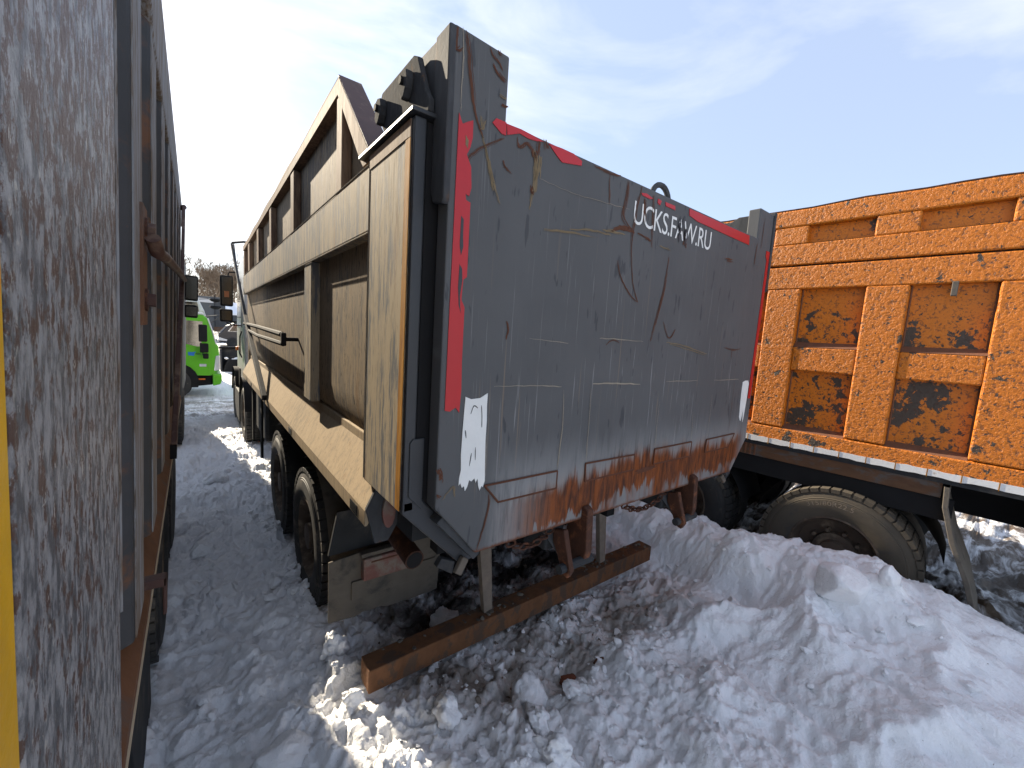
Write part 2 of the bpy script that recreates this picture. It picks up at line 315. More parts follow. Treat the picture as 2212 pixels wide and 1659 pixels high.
CP = np.array([  # x, y, z control points of the snow's broad shape
 (3.6, 2.25, -1.68), (3.5, 1.75, -1.58), (3.45, 1.2, -1.46), (3.5, .7, -1.34), (3.42, .48, -1.34), (3.5, .27, -1.50), (3.6, .07, -1.58), (3.65, -.12, -1.62), (3.6, -.6, -1.68),
 (2.2, .72, -1.80), (2.93, 1.19, -1.76), (2.25, 1.28, -1.93), (1.75, 1.22, -1.95), (2.3, 1.75, -2.06), (1.6, 1.7, -2.05), (1.15, 1.28, -1.98), (1.98, .46, -1.80), (2.7, .15, -1.60), (2.65, -.2, -1.66), (3.05, .4, -1.53),
 (3.1, 1.75, -1.96), (3.0, 1.95, -2.03), (2.6, 1.9, -2.06), (3.2, 2.3, -1.95), (3.0, 3., -1.98), (2., 3., -2.08), (2, 4.5, -2.1), (1.2, 2.6, -2.05), (3.4, 4, -1.9), (4.5, 0, -1.98), (4.5, 2, -2.02), (4.4, 1.0, -2.02), (4.6, -1.2, -2.0), (6, 0, -2.0), (6, 3, -2.05), (8, 0, -1.95),
 (.66, 3.25, -2.0), (.52, 2.95, -2.0), (.6, 2.1, -1.99), (.6, 1.65, -1.95), (.68, 1.35, -1.94), (.1, 6, -2.08), (.1, 4, -2.08), (.03, 3, -2.06), (.02, 2, -2.04), (.1, 1.2, -2.02), (.4, .9, -2.0), (.3, 0, -2.02), (1.2, 0, -1.95), (1, -1, -1.95), (2.5, -1.5, -1.75), (0, -2, -2.),
 (-1, 2, -2.1), (-1, 6, -2.1), (-2, 0, -2.1), (.3, 8, -2.06), (.3, 9.6, -2.04), (.3, 11.5, -2.1), (2, 8, -2.1), (0, 13, -2.1), (4, 6, -2.05), (4, 10, -2.1), (6, 8, -2.1), (8, 5, -2.05), (-3, 10, -2.1), (10, 10, -2.1), (-4, -3, -2.1), (3, -4, -2.), (7, -4, -2.0)])
def broad(x, y):
    num = np.zeros_like(x); den = np.zeros_like(x)
    for px, py, pz in CP:
        w = 1 / ((x - px) ** 2 + ((y - py) * .9) ** 2 + .012) ** 1.9; num += w * pz; den += w
    return num / den
def height(x, y):
    z = broad(x, y)
    near = 1 - sst(np.hypot(x - 1.5, y - 1.5), 6, 16); lane = sst(x, .95, .6) * sst(y, 11, 10); pile = sst(x, 1.5, 2.4) * sst(z, -2.02, -1.8)
    wx = x + .12 * fbm(x * 2.2, y * 2.2, 3, 3); wy = y + .12 * fbm(x * 2.2, y * 2.2, 9, 3)
    z = z + near * (.045 * fbm(x * 1.1, y * 1.1, 21, 3) + .026 * fbm(wx * 3.6, wy * 3.0, 31, 4, .55))
    f1, f2, h = worley(wx * 2.1, wy * 2.4, 5); z = z + near * pile * .13 * (np.minimum(f1, .8) ** 2 - .22)                  # melted hollows with crests between
    f1, f2, h = worley(wx * 6.2, wy * 6.6, 8); z = z + near * pile * .022 * (np.minimum(f1, .8) ** 2 - .2)
    f1, f2, h = worley(wx * 4.6, wy * 3.6, 12); clod = sst(f2 - f1, .03, .11) * np.maximum(h - .35, 0)                       # trodden lumps
    z = z + near * (1 - .85 * pile) * .085 * clod
    ux = x + .03 * fbm(x * 9, y * 9, 63, 3); uy = y + .03 * fbm(x * 9, y * 9, 69, 3)
    f1, f2, h = worley(ux * 11, uy * 9.5, 15); z = z + near * (1 - .88 * pile) * .045 * sst(f2 - f1, .02, .12) * np.maximum(h - .3, 0)
    f1, f2, h = worley(ux * 25, uy * 23, 18); z = z + near * (1 - .75 * pile) * .018 * sst(f2 - f1, .02, .16) * np.maximum(h - .2, 0)
    z = z + near * (.016 * fbm(wx * 9, wy * 9, 41, 5, .62) + .005 * fbm(x * 46, y * 46, 51, 3, .6))
    z = z - near * (1 - .45 * pile) * (.024 * np.abs(fbm(wx * 5, wy * 5, 111, 3, .6)) + .014 * np.abs(fbm(ux * 14, uy * 14, 121, 3, .6)) - .012)
    z = z - near * pile * .03 * np.maximum(0, .25 - np.abs(fbm(wx * 2.3 + wy, wy * 2.0, 91, 3))) * 4 * .6
    z = z + near * .05 * np.maximum(0, gnoise(wx * 1.7, wy * 1.7, 77)) ** 2 * lane * 2
    return z
def axis(dense, step0, hi, grow):
    out = [dense[0]]
    while out[-1] < dense[1]: out.append(out[-1] + step0)
    s = step0
    while out[-1] < hi: s *= grow; out.append(out[-1] + s)
    return out
xs = axis((-.45, 5.0), .0135, 420, 1.16); l = axis((.45, .46), .0135, 420, 1.16); xs = [-a for a in l[::-1]] + xs[1:]
ys = [.25]; 
while ys[-1] < 600: ys.append(ys[-1] + (max(.0115, .0052 * ys[-1]) if ys[-1] < 14 else .16 * (ys[-1] - 13.5)))
yb = []; s = .0115; y = .25
while y > -400: s *= 1.06 if y > -1.2 else 1.2; y -= s; yb.append(y)
ys = np.array(yb[::-1] + ys); xs = np.array(xs)
GX, GY = np.meshgrid(xs, ys); GH = height(GX, GY)
def ground_obj():
    nx, ny = len(xs), len(ys); me = bpy.data.meshes.new('snow_ground')
    co = np.stack([GX, GY, GH], -1).reshape(-1, 3).astype(np.float32)
    i = np.arange(nx * ny).reshape(ny, nx); q = np.stack([i[:-1, :-1], i[:-1, 1:], i[1:, 1:], i[1:, :-1]], -1).reshape(-1, 4)
    me.vertices.add(len(co)); me.vertices.foreach_set('co', co.ravel()); me.loops.add(q.size); me.loops.foreach_set('vertex_index', q.ravel().astype(np.int32))
    me.polygons.add(len(q)); me.polygons.foreach_set('loop_start', np.arange(0, q.size, 4, dtype=np.int32)); me.polygons.foreach_set('loop_total', np.full(len(q), 4, np.int32))
    me.polygons.foreach_set('use_smooth', np.ones(len(q), bool)); me.update(); me.validate(); me.materials.append(MAT['snow'])
    o = bpy.data.objects.new('ground', me); COL.objects.link(o); o['kind'] = 'structure'; o['label'] = 'trodden lumpy snow of the yard with a dirty patch and a long bank'
ground_obj()
def gz(x, y): return float(height(np.array([float(x)]), np.array([float(y)]))[0])

# ------------------------------------------------------------------ wheel (axle along x; side = -1 shows its face to -x)
def wheel(parent, x, y, z, R=.52, w=.30, side=-1, mat='rubber', rimmat='rim', letters=None, first=None):
    if first is not None:
        (t, r), (fx, fy, fz) = first
        for o in [t, r]:
            c = o.copy(); COL.objects.link(c); c.location = (x - fx, y - fy, z - fz); 
        return None
    xo, s = x, -side
    ri = R * .555
    prof = [(.035, ri), (.012, ri + .012), (.0, ri + .05), (-.008, ri + .09), (.0, R - .09), (.004, R - .088), (.004, R - .078), (.010, R - .075), (.018, R - .035), (.03, R - .02), (.05, R - .012), (w - .05, R - .012), (w - .02, R - .03), (w, R - .09), (w - .01, ri + .03), (w - .04, ri)]
    mb = MB().lathe([(a * s, r) for a, r in prof], (xo, y, z), 72)
    n = 46
    for k in range(n):                     # tread blocks
        t = 2 * PI * k / n
        for a0, a1 in ((.012, .10), (w * .5 - .035, w * .5 + .035), (w - .10, w - .012)):
            dt = 2 * PI / n * .40; q = []
            for rr in (R - .03, R + .001):
                for a in (a0, a1):
                    for tt in (t - dt, t + dt): q.append((xo + a * s, y + rr * math.cos(tt), z + rr * math.sin(tt)))
            mb.add(q, [(0, 1, 3, 2), (4, 6, 7, 5), (0, 4, 5, 1), (2, 3, 7, 6), (0, 2, 6, 4), (1, 5, 7, 3)])
    tyre = mb.build('tyre', mat, parent, smooth=35, fix=False)
    rp = [(.03, ri + .006), (.015, ri + .012), (.012, ri - .004), (.03, ri - .012), (.06, ri - .03), (.12, ri - .04), (.125, ri - .07), (.14, ri * .52), (.09, ri * .5), (.085, .10), (.02, .095), (.015, .0)]
    mb = MB().lathe([(a * s, r) for a, r in rp], (xo, y, z), 48)
    for k in range(10):
        t = 2 * PI * k / 10; c = (xo + .10 * s, y + ri * .6 * math.cos(t), z + ri * .6 * math.sin(t)); mb.tube([(c[0] - .035 * s, c[1], c[2]), (c[0] + .04 * s, c[1], c[2])], .016, 6)
    rim = mb.build('rim', rimmat, tyre, smooth=40, fix=False)
    return tyre, rim

def copy_wheel(first, parent, d):
    t = first[0].copy(); COL.objects.link(t); t.parent = parent; t.matrix_parent_inverse = INV[parent.name]; t.location = d
    r = first[1].copy(); COL.objects.link(r); r.parent = t
    return t, r

# ================================================================== GREY TIPPER TRUCK (middle)
YT = 1.273
G = thing('tipper_truck', 'dark grey tipper truck with rusty scratched tailgate, red tape and dusty sunlit side', 'truck', (1.93, 5, GZ))
tg = MB().prism([(.672, -.633), (.857, -.854), (3.0, -.854), (3.19, -.633), (3.19, .95), (2.975, .95), (2.975, .757), (.889, .757), (.889, .972), (.672, .978)], 1, YT, YT + .075).build('tailgate', 'tailgate_paint', G, .006)
yf = YT - .002
def ribs(name, mat, lst, th=.0012):
    mb = MB()
    for pts, w in lst:
        L = smooth_line(pts, 6, .0018); n0 = random.randint(2, 4); k0 = 0
        while k0 < len(L) - 2:
            k1 = min(len(L), k0 + random.randint(5, 12)); mb.ribbon(L[max(0, k0 - 1):k1], w * random.uniform(.3, .5), YT - .0025); k0 = k1
        for q in range(5):
            dx, dz = random.uniform(-.8, .8) * w, random.uniform(-.5, .5) * w; a = random.randint(0, len(L) // 2); b = max(a + 3, len(L) - random.randint(0, len(L) // 2)); mb.ribbon([(x + dx, z + dz) for x, z in L[a:b]], w * random.uniform(.12, .3), YT - .0028 - q * .0002)
    return mb.build(name, mat, tg, kind='stuff')
ribs('scratch', 'scratch_rust', [
 ([(1.593, .745), (1.592, .688), (1.577, .624), (1.576, .587), (1.612, .557), (1.66, .536)], .016), ([(1.693, .748), (1.674, .662), (1.666, .583), (1.66, .536), (1.654, .464), (1.673, .365), (1.695, .288), (1.742, .211)], .015),
 ([(1.742, .211), (1.694, .231), (1.628, .279), (1.581, .336), (1.562, .387)], .008), ([(1.974, .47), (1.965, .391), (1.947, .275), (1.918, .176), (1.891, .069), (1.883, .025)], .018), ([(.884, .7), (.815, .656), (.762, .615), (.737, .583), (.726, .566)], .008),
 ([(.711, .972), (.726, .917), (.738, .844), (.753, .769), (.777, .705), (.801, .663)], .013), ([(.682, .973), (.677, .903), (.702, .918)], .014), ([(.807, .968), (.814, .947), (.847, .933), (.859, .913)], .010), ([(.818, .917), (.839, .897), (.873, .881)], .016), ([(.839, .97), (.845, .957)], .012), ([(.862, .804), (.887, .804)], .014),
 ([(.94, .724), (.95, .696), (.984, .718), (1.01, .705), (1.019, .678)], .014), ([(1.044, .75), (1.043, .691)], .013), ([(1.077, .76), (1.086, .729)], .018), ([(1.026, .7), (1.028, .66)], .02), ([(1.021, .57), (1.032, .545)], .028), ([(.882, .626), (.895, .606), (.923, .594)], .011), ([(1.459, .74), (1.47, .614)], .007), ([(1.353, .745), (1.43, .742), (1.533, .753)], .012),
 ([(1.497, .503), (1.565, .530), (1.68, .532)], .03), ([(1.69, .534), (1.75, .527), (1.80, .516)], .018), ([(1.53, -.007), (1.576, .019), (1.629, .005)], .006), ([(.939, .06), (.95, .032), (.943, -.01)], .011), ([(1.981, .132), (2.044, .049), (2.102, .099)], .010), ([(2.688, .021), (2.807, .008), (2.927, .02)], .012), ([(2.8, .015), (2.805, -.06)], .006),
 ([(2.574, .560), (2.66, .566)], .018), ([(2.59, .548), (2.677, .552)], .008), ([(1.862, -.675), (1.915, -.674), (2.041, -.668)], .03), ([(.677, -.485), (.686, -.506), (.684, -.527)], .022), ([(.673, -.584), (.69, -.594)], .014), ([(2.089, .551), (2.11, .568), (2.125, .54)], .016), ([(3.18, .56), (3.151, .532)], .01), ([(2.892, -.201), (2.896, -.38), (2.895, -.565)], .006), ([(1.83, -.58), (1.835, -.72)], .012), ([(1.79, .73), (1.80, .60), (1.815, .45)], .012), ([(1.72, .70), (1.735, .60)], .02), ([(2.98, .72), (2.97, .58)], .012), ([(3.05, .9), (3.04, .7)], .010), ([(.86, -.84), (.90, -.7), (.905, -.62)], .010)])
ribs('scrape', 'scratch_ochre', [([(.801, .663), (.828, .578), (.849, .514)], .012), ([(.777, .705), (.808, .64), (.827, .594), (.853, .532), (.88, .477)], .008), ([(1.026, .705), (1.038, .574), (1.028, .546), (1.018, .488)], .014), ([(1.051, .694), (1.047, .613)], .016), ([(1.038, .69), (1.036, .60)], .01), ([(2.032, .026), (2.205, .014), (2.483, -.027)], .010), ([(2.06, .018), (2.3, -.012), (2.46, -.035)], .006), ([(1.24, .46), (1.36, .48), (1.50, .486)], .010), ([(1.10, .43), (1.25, .45), (1.40, .46)], .008), ([(1.44, .50), (1.5, .505), (1.60, .51)], .012), ([(1.88, .51), (1.98, .505)], .01), ([(.854, .832), (.882, .83)], .012), ([(.70, -.60), (.74, -.56), (.75, -.6)], .006), ([(.78, .74), (.79, .70), (.80, .735)], .01)])
ribs('weld_line', 'scratch_pale', [([(1.484, .022), (1.639, .024), (1.818, .021)], .006), ([(.9, -.19), (1.08, -.192), (1.26, -.2)], .006), ([(1.46, -.19), (1.64, -.193), (1.83, -.2)], .010), ([(2.07, -.19), (2.4, -.19)], .006), ([(2.6, -.19), (2.95, -.19)], .005), ([(1.06, .612), (1.236, .605), (1.447, .616), (1.614, .626)], .003), ([(1.274, -.213), (1.282, -.387), (1.272, -.572)], .005), ([(1.452, -.214), (1.455, -.403), (1.46, -.571)], .004), ([(2.023, -.3), (2.02, -.452), (2.021, -.568)], .004), ([(2.39, -.38), (2.41, -.572)], .003), ([(.877, -.378), (.878, -.486), (.88, -.574)], .004), ([(2.606, -.283), (2.607, -.571)], .003), ([(.699, .975), (.704, .907), (.704, .791), (.705, .728)], .004), ([(1.06, -.0), (1.28, -.01)], .003)])
def jag(x0, x1, z0, z1, jx, jz, n=14):     # strip with torn edges
    L = [(x0 + random.uniform(-jx, jx), z1 + (z0 - z1) * i / n) for i in range(n + 1)]; Rr = [(x1 + random.uniform(-jx, jx), z1 + (z0 - z1) * i / n) for i in range(n + 1)]
    bot = [(x0 + (x1 - x0) * (i + .5) / 7, z0 + random.uniform(-jz, jz)) for i in range(7)]
    return L + bot + Rr[::-1]
def decal(name, mat, poly, parent=tg, d=.0035, label=None):
    return MB().prism(poly, 1, YT - d, YT - .001).build(name, mat, parent, label=label)
# torn red tape down the left edge, in the outline it has left after wear
decal('reflective_tape', 'red_tape', [(.697, .72), (.712, .69), (.726, .70), (.752, .715), (.753, .66), (.745, .625), (.733, .60), (.752, .565), (.757, .50), (.750, .47), (.735, .475), (.738, .455), (.756, .45), (.756, .20), (.742, .19), (.738, .12), (.752, .095), (.752, -.10), (.755, -.2), (.751, -.283), (.735, -.262), (.712, -.276), (.692, -.272), (.693, 0), (.695, .3), (.696, .55)])
decal('worn_spot', 'frame_dark', [(.722, .40), (.732, .39), (.733, .33), (.736, .30), (.728, .27), (.721, .30)], d=.0045); decal('worn_spot', 'frame_dark', [(.724, .24), (.735, .225), (.738, .185), (.731, .13), (.737, .075), (.728, .10), (.722, .16)], d=.0045); decal('worn_spot', 'scratch_ochre', [(.725, .66), (.737, .645), (.735, .62), (.726, .63)], d=.0045)
for p in ([(.829, .735), (.844, .754), (.888, .755), (.889, .712), (.869, .712)], [(.889, .752), (.956, .755), (1.022, .752), (1.065, .748), (1.032, .739), (.991, .735), (.95, .739), (.895, .716)], [(1.091, .750), (1.162, .754), (1.229, .754), (1.279, .74), (1.278, .722), (1.168, .703), (1.137, .72)],
          [(1.694, .72), (1.73, .726), (1.788, .717), (1.761, .708), (1.699, .711)], [(1.829, .727), (1.859, .722), (1.848, .7), (1.827, .707)], [(1.891, .726), (1.981, .727), (1.985, .707), (1.899, .708)], [(2.117, .746), (2.849, .747), (2.86, .69), (2.5, .694), (2.206, .699), (2.124, .712)], [(3.13, .70), (3.185, .70), (3.182, .3), (3.178, 0), (3.168, -.33), (3.13, -.33), (3.138, 0), (3.146, .3), (3.150, .64), (3.13, .66)]):
    decal('reflective_tape', 'red_tape', p)
decal('paint_patch', 'white_paint', [(.775, -.225), (.80, -.235), (.84, -.232), (.872, -.215), (.871, -.26), (.874, -.32), (.873, -.40), (.876, -.48), (.880, -.56), (.872, -.585), (.866, -.578), (.858, -.595), (.851, -.575), (.846, -.545), (.838, -.56), (.832, -.542), (.818, -.552), (.808, -.545), (.801, -.57), (.792, -.585), (.787, -.565), (.778, -.57), (.770, -.55), (.763, -.56), (.764, -.53), (.770, -.50), (.767, -.44), (.769, -.36), (.772, -.28)], label='white painted patch with ragged lower end on the near side')
for pts in ([(.80, -.29), (.812, -.26), (.83, -.27)], [(.845, -.26), (.85, -.30), (.852, -.345)], [(.805, -.49), (.812, -.44)], [(.785, -.38), (.78, -.35)], [(.83, -.47), (.828, -.42)]): MB().ribbon(smooth_line(pts, 3), .004, YT - .0045).build('scratch', 'frame_dark', tg)
decal('paint_patch', 'white_paint', [(3.02, -.21), (3.06, -.2), (3.10, -.2), (3.115, -.22), (3.112, -.33), (3.105, -.42), (3.098, -.47), (3.09, -.50), (3.083, -.45), (3.078, -.40), (3.07, -.44), (3.058, -.49), (3.045, -.48), (3.03, -.46), (3.022, -.37), (3.018, -.28)], label='narrow white painted patch on the far side')
for p in ([(.88, -.58), (1.27, -.58), (1.27, -.66), (.95, -.66)], [(1.455, -.572), (1.835, -.578), (1.84, -.66), (1.46, -.66)], [(2.02, -.57), (2.41, -.57), (2.41, -.66), (2.02, -.656)], [(2.595, -.576), (2.98, -.572), (2.91, -.66), (2.59, -.66)]):
    pl = MB().prism(p, 1, YT - .006, YT + .004).build('welded_plate', 'tailgate_paint', tg, .002)
    e = p + [p[0]]; mb = MB()
    for a, b in zip(e, e[1:]): mb.tube([(a[0], YT - .005, a[1]), (b[0], YT - .005, b[1])], .0045, 6)
    mb.build('weld_bead', 'scratch_rust', pl)
vs_, fs_ = text_mesh('UCKS.FAW.RU', .125, 1., .92)
x_max = max(v[0] for v in vs_); kx = .735 / x_max
MB().add([(1.642 + v[0] * kx, YT - .0028, .572 + v[1] * 1.2) for v in vs_], fs_).build('lettering', 'white_paint', tg, fix=False, label='white letters UCKS.FAW.RU partly worn away')
wear = []
for k in range(9):
    x = random.choice([1.845, 2.02, 2.04, 2.07, 2.10]) + random.uniform(-.02, .02); z = .59 + random.uniform(0, .08); L = random.uniform(.03, .09)
    wear.append(([(x, z + L / 2), (x + random.uniform(-.012, .012), z), (x + random.uniform(-.015, .015), z - L / 2)], random.uniform(.008, .022)))
mb = MB()
for pts, w in wear: mb.ribbon(smooth_line(pts, 3, .003), w, YT - .0036)
mb.build('worn_paint', 'frame_dark', tg, kind='stuff')
mb = MB().tube([(1.83 + .075 * (1 - math.cos(t)), YT + .04, .745 + .075 * math.sin(t)) for t in np.linspace(0, PI, 12)], .014, 8); mb.build('lifting_eye', 'grey_steel', tg, smooth=True)
for sx in (1, -1):                         # hinge arms each side
    mx_ = lambda x: x if sx == 1 else 3.862 - x
    def P(poly, a, b, n, m, bev=.006, par=G): return MB().prism(poly, 0, mx_(a), mx_(b)).build(n, m, par, bev)
    arm = P([(1.262, .968), (1.262, .44), (1.275, .425), (1.345, .44), (1.36, .475), (1.36, .968)], .648, .6735, 'hinge_arm', 'grey_steel')
    P([(1.352, .968), (1.50, .972), (1.585, .93), (1.625, .86), (1.60, .78), (1.50, .735), (1.352, .735)], .656, .70, 'hinge_lever', 'grey_steel')
    hp = P([(1.345, .727), (1.345, .767), (1.382, .815), (1.445, .941), (1.485, .963), (1.795, .963), (1.842, .905), (1.822, .863), (1.765, .80), (1.755, .727)], .625, .646, 'hinge_plate', 'hinge_grey')
    for y, z in ((1.515, .880), (1.772, .885)):
        MB().prism([(y - .03, z - .03), (y - .04, z + .0), (y - .032, z + .028), (y, z + .038), (y + .026, z + .028), (y + .03, z - .03), (y + .008, z - .06), (y - .01, z - .056)], 0, mx_(.625), mx_(.598)).build('hinge_bolt', 'hinge_grey', hp, .004); MB().tube([(mx_(.600), y, z), (mx_(.588), y, z)], .014, 10).build('bolt_hole', 'black', hp)
    P([(1.60, .727), (1.60, .93), (1.74, .93), (1.74, .727)], .66, .70, 'hinge_plate', 'grey_steel')
    # rear frame pillar
    P([(1.38, -.668), (1.785, -.668), (1.785, .705), (1.38, .705)], .58, .668, 'pillar', 'dusty_side', .005)
    P([(1.376, -.66), (1.415, -.66), (1.415, .64), (1.376, .64)], .577, .5795, 'pillar_edge', 'edge_rust', 0); P([(1.416, .645), (1.78, .645), (1.78, .70), (1.376, .70), (1.376, .642)], .577, .5795, 'pillar_head', 'rusty_upper', 0)
    P([(1.335, .708), (1.895, .712), (1.895, .726), (1.335, .722)], .565, .72, 'pillar_cap', 'frame_dark', .003)
    P([(1.352, -.66), (1.379, -.66), (1.379, .705), (1.352, .705)], .582, .625, 'frame_flange', 'frame_dark', .006)
    P([(1.358, -.65), (1.38, -.65), (1.38, .70), (1.358, .70)], .628, .76, 'frame_seal', 'black', .003)
    MB().prism([(mx_(a), b) for a, b in ((.581, -.665), (.83, -.925), (.90, -.925), (.90, -.87), (.672, -.64), (.66, -.62), (.581, -.62))], 1, 1.352, 1.62).build('frame_corner', 'frame_dark', G, .006)
    MB().prism([(mx_(a), b) for a, b in ((.60, -.60), (.60, -.40), (.612, -.385), (.655, -.385), (.655, -.66))], 1, 1.345, 1.353).build('frame_pad', 'frame_dark', G, .003)
    MB().beam((mx_(.85), 1.34, -.90), (mx_(.81), 1.33, -.955), .035, .025, (0, 1, 0)).build('latch', 'muddy_rubber', G, .005); MB().prism([(mx_(.80), -.90), (mx_(.74), -.87), (mx_(.72), -.90), (mx_(.79), -.95)], 1, 1.33, 1.36).build('latch_tab', 'dark_steel', G, .003)
    MB().prism([(mx_(a), b) for a, b in ((.69, -.70), (.86, -.89), (.89, -.87), (.72, -.67))], 1, 1.29, 1.352).build('latch_plate', 'grey_steel', G, .004)
    # side: rail, walls, posts, sill
    P([(1.788, .40), (7.55, .40), (7.55, .672), (1.788, .672)], .583, .70, 'side_rail', 'dusty_side', .012)
    MB().prism([(mx_(a), b) for a, b in ((.637, .69), (.637, -.34), (.645, -.43), (.668, -.50), (.705, -.56), (.76, -.60), (.80, -.60), (.80, -.52), (.70, -.40), (.68, -.2), (.68, .69))], 1, 1.60, 7.54).build('side_wall', 'dusty_wall', G, smooth=30)
    P([(1.86, .68), (7.54, .68), (7.54, 1.08), (2.33, 1.18)], .642, .668, 'upper_wall', 'dusty_wall', 0)
    P([(2.894, -.50), (3.106, -.50), (3.106, .398), (2.894, .398)], .585, .645, 'side_post', 'dusty_side', .008)
    for a, b in ((2.25, 2.352), (3.52, 3.65), (4.67, 4.80), (5.68, 5.85), (6.70, 6.885), (7.42, 7.54)): P([(a, .674), (b, .674), (b, 1.145 - .022 * (b - 2.3)), (a, 1.145 - .022 * (a - 2.3))], .59, .64, 'upper_post', 'rusty_upper', .006)
    xs_ = np.linspace(2.312, 7.58, 26); top = [(y, 1.234 - .0235 * (y - 2.312) + .007 * math.sin(y * 5.3)) for y in xs_]
    P([(2.312, 1.234), (2.335, 1.158), (7.58, 1.045)] + top[::-1], .588, .70, 'upper_rail', 'rusty_upper', .004)
    P([(2.310, 1.232), (2.334, 1.160), (1.953, .741), (1.90, .69), (1.82, .69), (1.845, .757)], .586, .602, 'slope_brace', 'rusty_upper', .003)
    MB().beam((mx_(.645), 2.325, 1.245), (mx_(.645), 1.845, .757), .115, .010, (0, -.72, .70)).build('slope_plate', 'rusty_brown_plate', G, .003)
    P([(1.74, -.52), (7.45, -.52), (7.45, -.70), (1.74, -.70)], .66, .80, 'sill_inner', 'dusty_sill', .006)
    MB().prism([(mx_(a), b) for a, b in ((.70, -.535), (.668, -.55), (.556, -.775), (.556, -.845), (.566, -.845), (.60, -.80), (.72, -.62))], 1, 1.685, 7.5).build('side_sill', 'dusty_sill', G, .004)
    MB().prism([(mx_(a), b) for a, b in ((.558, -.77), (.66, -.56), (.74, -.66), (.70, -.86), (.66, -.93), (.60, -.93))], 1, 1.678, 1.70).build('sill_end', 'grey_steel', G, .004)
    MB().prism([(mx_(.655 + .03 * math.cos(t)), -.79 + .075 * math.sin(t)) for t in np.linspace(0, 2 * PI, 14)[:-1]], 1, 1.662, 1.679).build('marker_lamp', 'lamp_red', G, .004)
    for y in (1.79, 3.4, 4.9, 6.2):
        MB().box(min(mx_(.5525), mx_(.5575)), max(mx_(.5525), mx_(.5575)), y, y + .10, -.835, -.79).build('sill_slot', 'black', G)
    MB().prism([(1.52, -.875), (1.52, -.66), (2.9, -.66), (2.9, -.875)], 0, mx_(.70), mx_(.84)).build('sill_beam', 'dark_steel', G)
for a, b in (((.581, 1.7865, -.66), (.581, 1.7865, .70)), ((.5815, 1.80, .399), (.5815, 7.5, .399)), ((.583, 1.80, .674), (.583, 7.5, .674))): MB().tube(densify([a, b], 30), .004, 6).build('weld_bead', 'dusty_side', G, smooth=True)
box('body_floor', 'dark_steel', G, (.70, 3.16, 1.40, 7.5, -.66, -.56)); box('body_front', 'dusty_wall', G, (.64, 3.22, 7.545, 7.62, -.6, 1.12)); box('body_subframe', 'dark_steel', G, (1.35, 2.5, 1.6, 7.4, -.80, -.66))
for i, x in enumerate((1.52, 2.28)): box('chassis_rail', 'black', G, (x, x + .08, 1.75, 10.4, -1.22, -.92))
for y in (1.85, 3.9, 6.0): box('cross_member', 'black', G, (1.0 if y < 2 else 1.5, 2.86 if y < 2 else 2.36, y, y + .09, -1.18, -.95))
# wheels
w1 = wheel(G, .62, 3.26, -1.60)
cw = copy_wheel
for y in (4.58, 8.35, 10.25): cw(w1, G, (0, y - 3.26, 0))
w2 = wheel(G, 3.24, 3.26, -1.60, side=1)
for y in (4.58, 8.35, 10.25): cw(w2, G, (0, y - 3.26, 0))
for y in (3.26, 4.58):
    for x in (.99, 2.57): MB().lathe([(0, .30), (0, .46), (.03, .52), (.27, .52), (.30, .46), (.30, .30)], (x, y, -1.60), 40).build('inner_tyre', 'rubber', G, smooth=35)
    MB().tube([(.8, y, -1.6), (3.05, y, -1.6)], .12, 12).build('axle', 'black', G, smooth=True); MB().lathe([(-.26, .10), (-.15, .22), (0, .27), (.15, .22), (.26, .10)], (1.93, y, -1.6), 20).build('differential', 'black', G, smooth=True)
# mudguards, flap, lamps
for yc, a0, a1 in ((3.26, 60, 176), (4.58, 20, 120)):
    mb = MB(); n = 12
    for x0, x1 in ((.66, 1.32),):
        vs = [(x, yc - .60 * math.cos(R_(t)) , -1.58 + rr * math.sin(R_(t))) for rr in (.58,) for t in np.linspace(a0 - 60, a1 - 60 if yc < 4 else a1, n) for x in (x0, x1)]
        mb.add(vs, [(2 * i, 2 * i + 1, 2 * i + 3, 2 * i + 2) for i in range(n - 1)])
    mb.build('mudguard', 'muddy_rubber' if yc < 4 else 'dark_steel', G, smooth=True)
fl = []
for i in range(15):
    x = .60 + i * .052
    fl.append((x, -1.79 - .03 * i / 14 + random.uniform(-.012, .012)))
flap = MB().prism([(.598, -1.40), (.82, -1.38), (1.35, -1.38)] + fl[::-1], 1, 2.44, 2.455).build('mud_flap', 'muddy_rubber', G, .003)
MB().prism([(.66, -1.12), (1.30, -1.12), (1.34, -1.38), (.61, -1.39)], 1, 2.50, 2.52).build('splash_plate', 'dark_steel', G)
MB().box(.73, 1.30, 2.425, 2.44, -1.68, -1.56).build('flap_strip', 'muddy_rubber', flap, .004)
tl = box('tail_lamp', 'lamp_red', G, (.785, 1.09, 2.375, 2.435, -1.55, -1.405), .012); box('lamp_crack', 'scratch_rust', tl, (.83, 1.0, 2.3715, 2.376, -1.435, -1.425)); box('lamp_bracket', 'muddy_rubber', G, (.775, 1.12, 2.39, 2.435, -1.40, -1.375))
MB().tube([(.80, 2.30, -1.0), (.80, 1.70, -1.075)], .047, 20).build('exhaust_pipe', 'rust_dark', G, smooth=40); MB().tube([(.80, 1.703, -1.0746), (.80, 1.6975, -1.0753)], .040, 20).build('pipe_mouth', 'black', G)
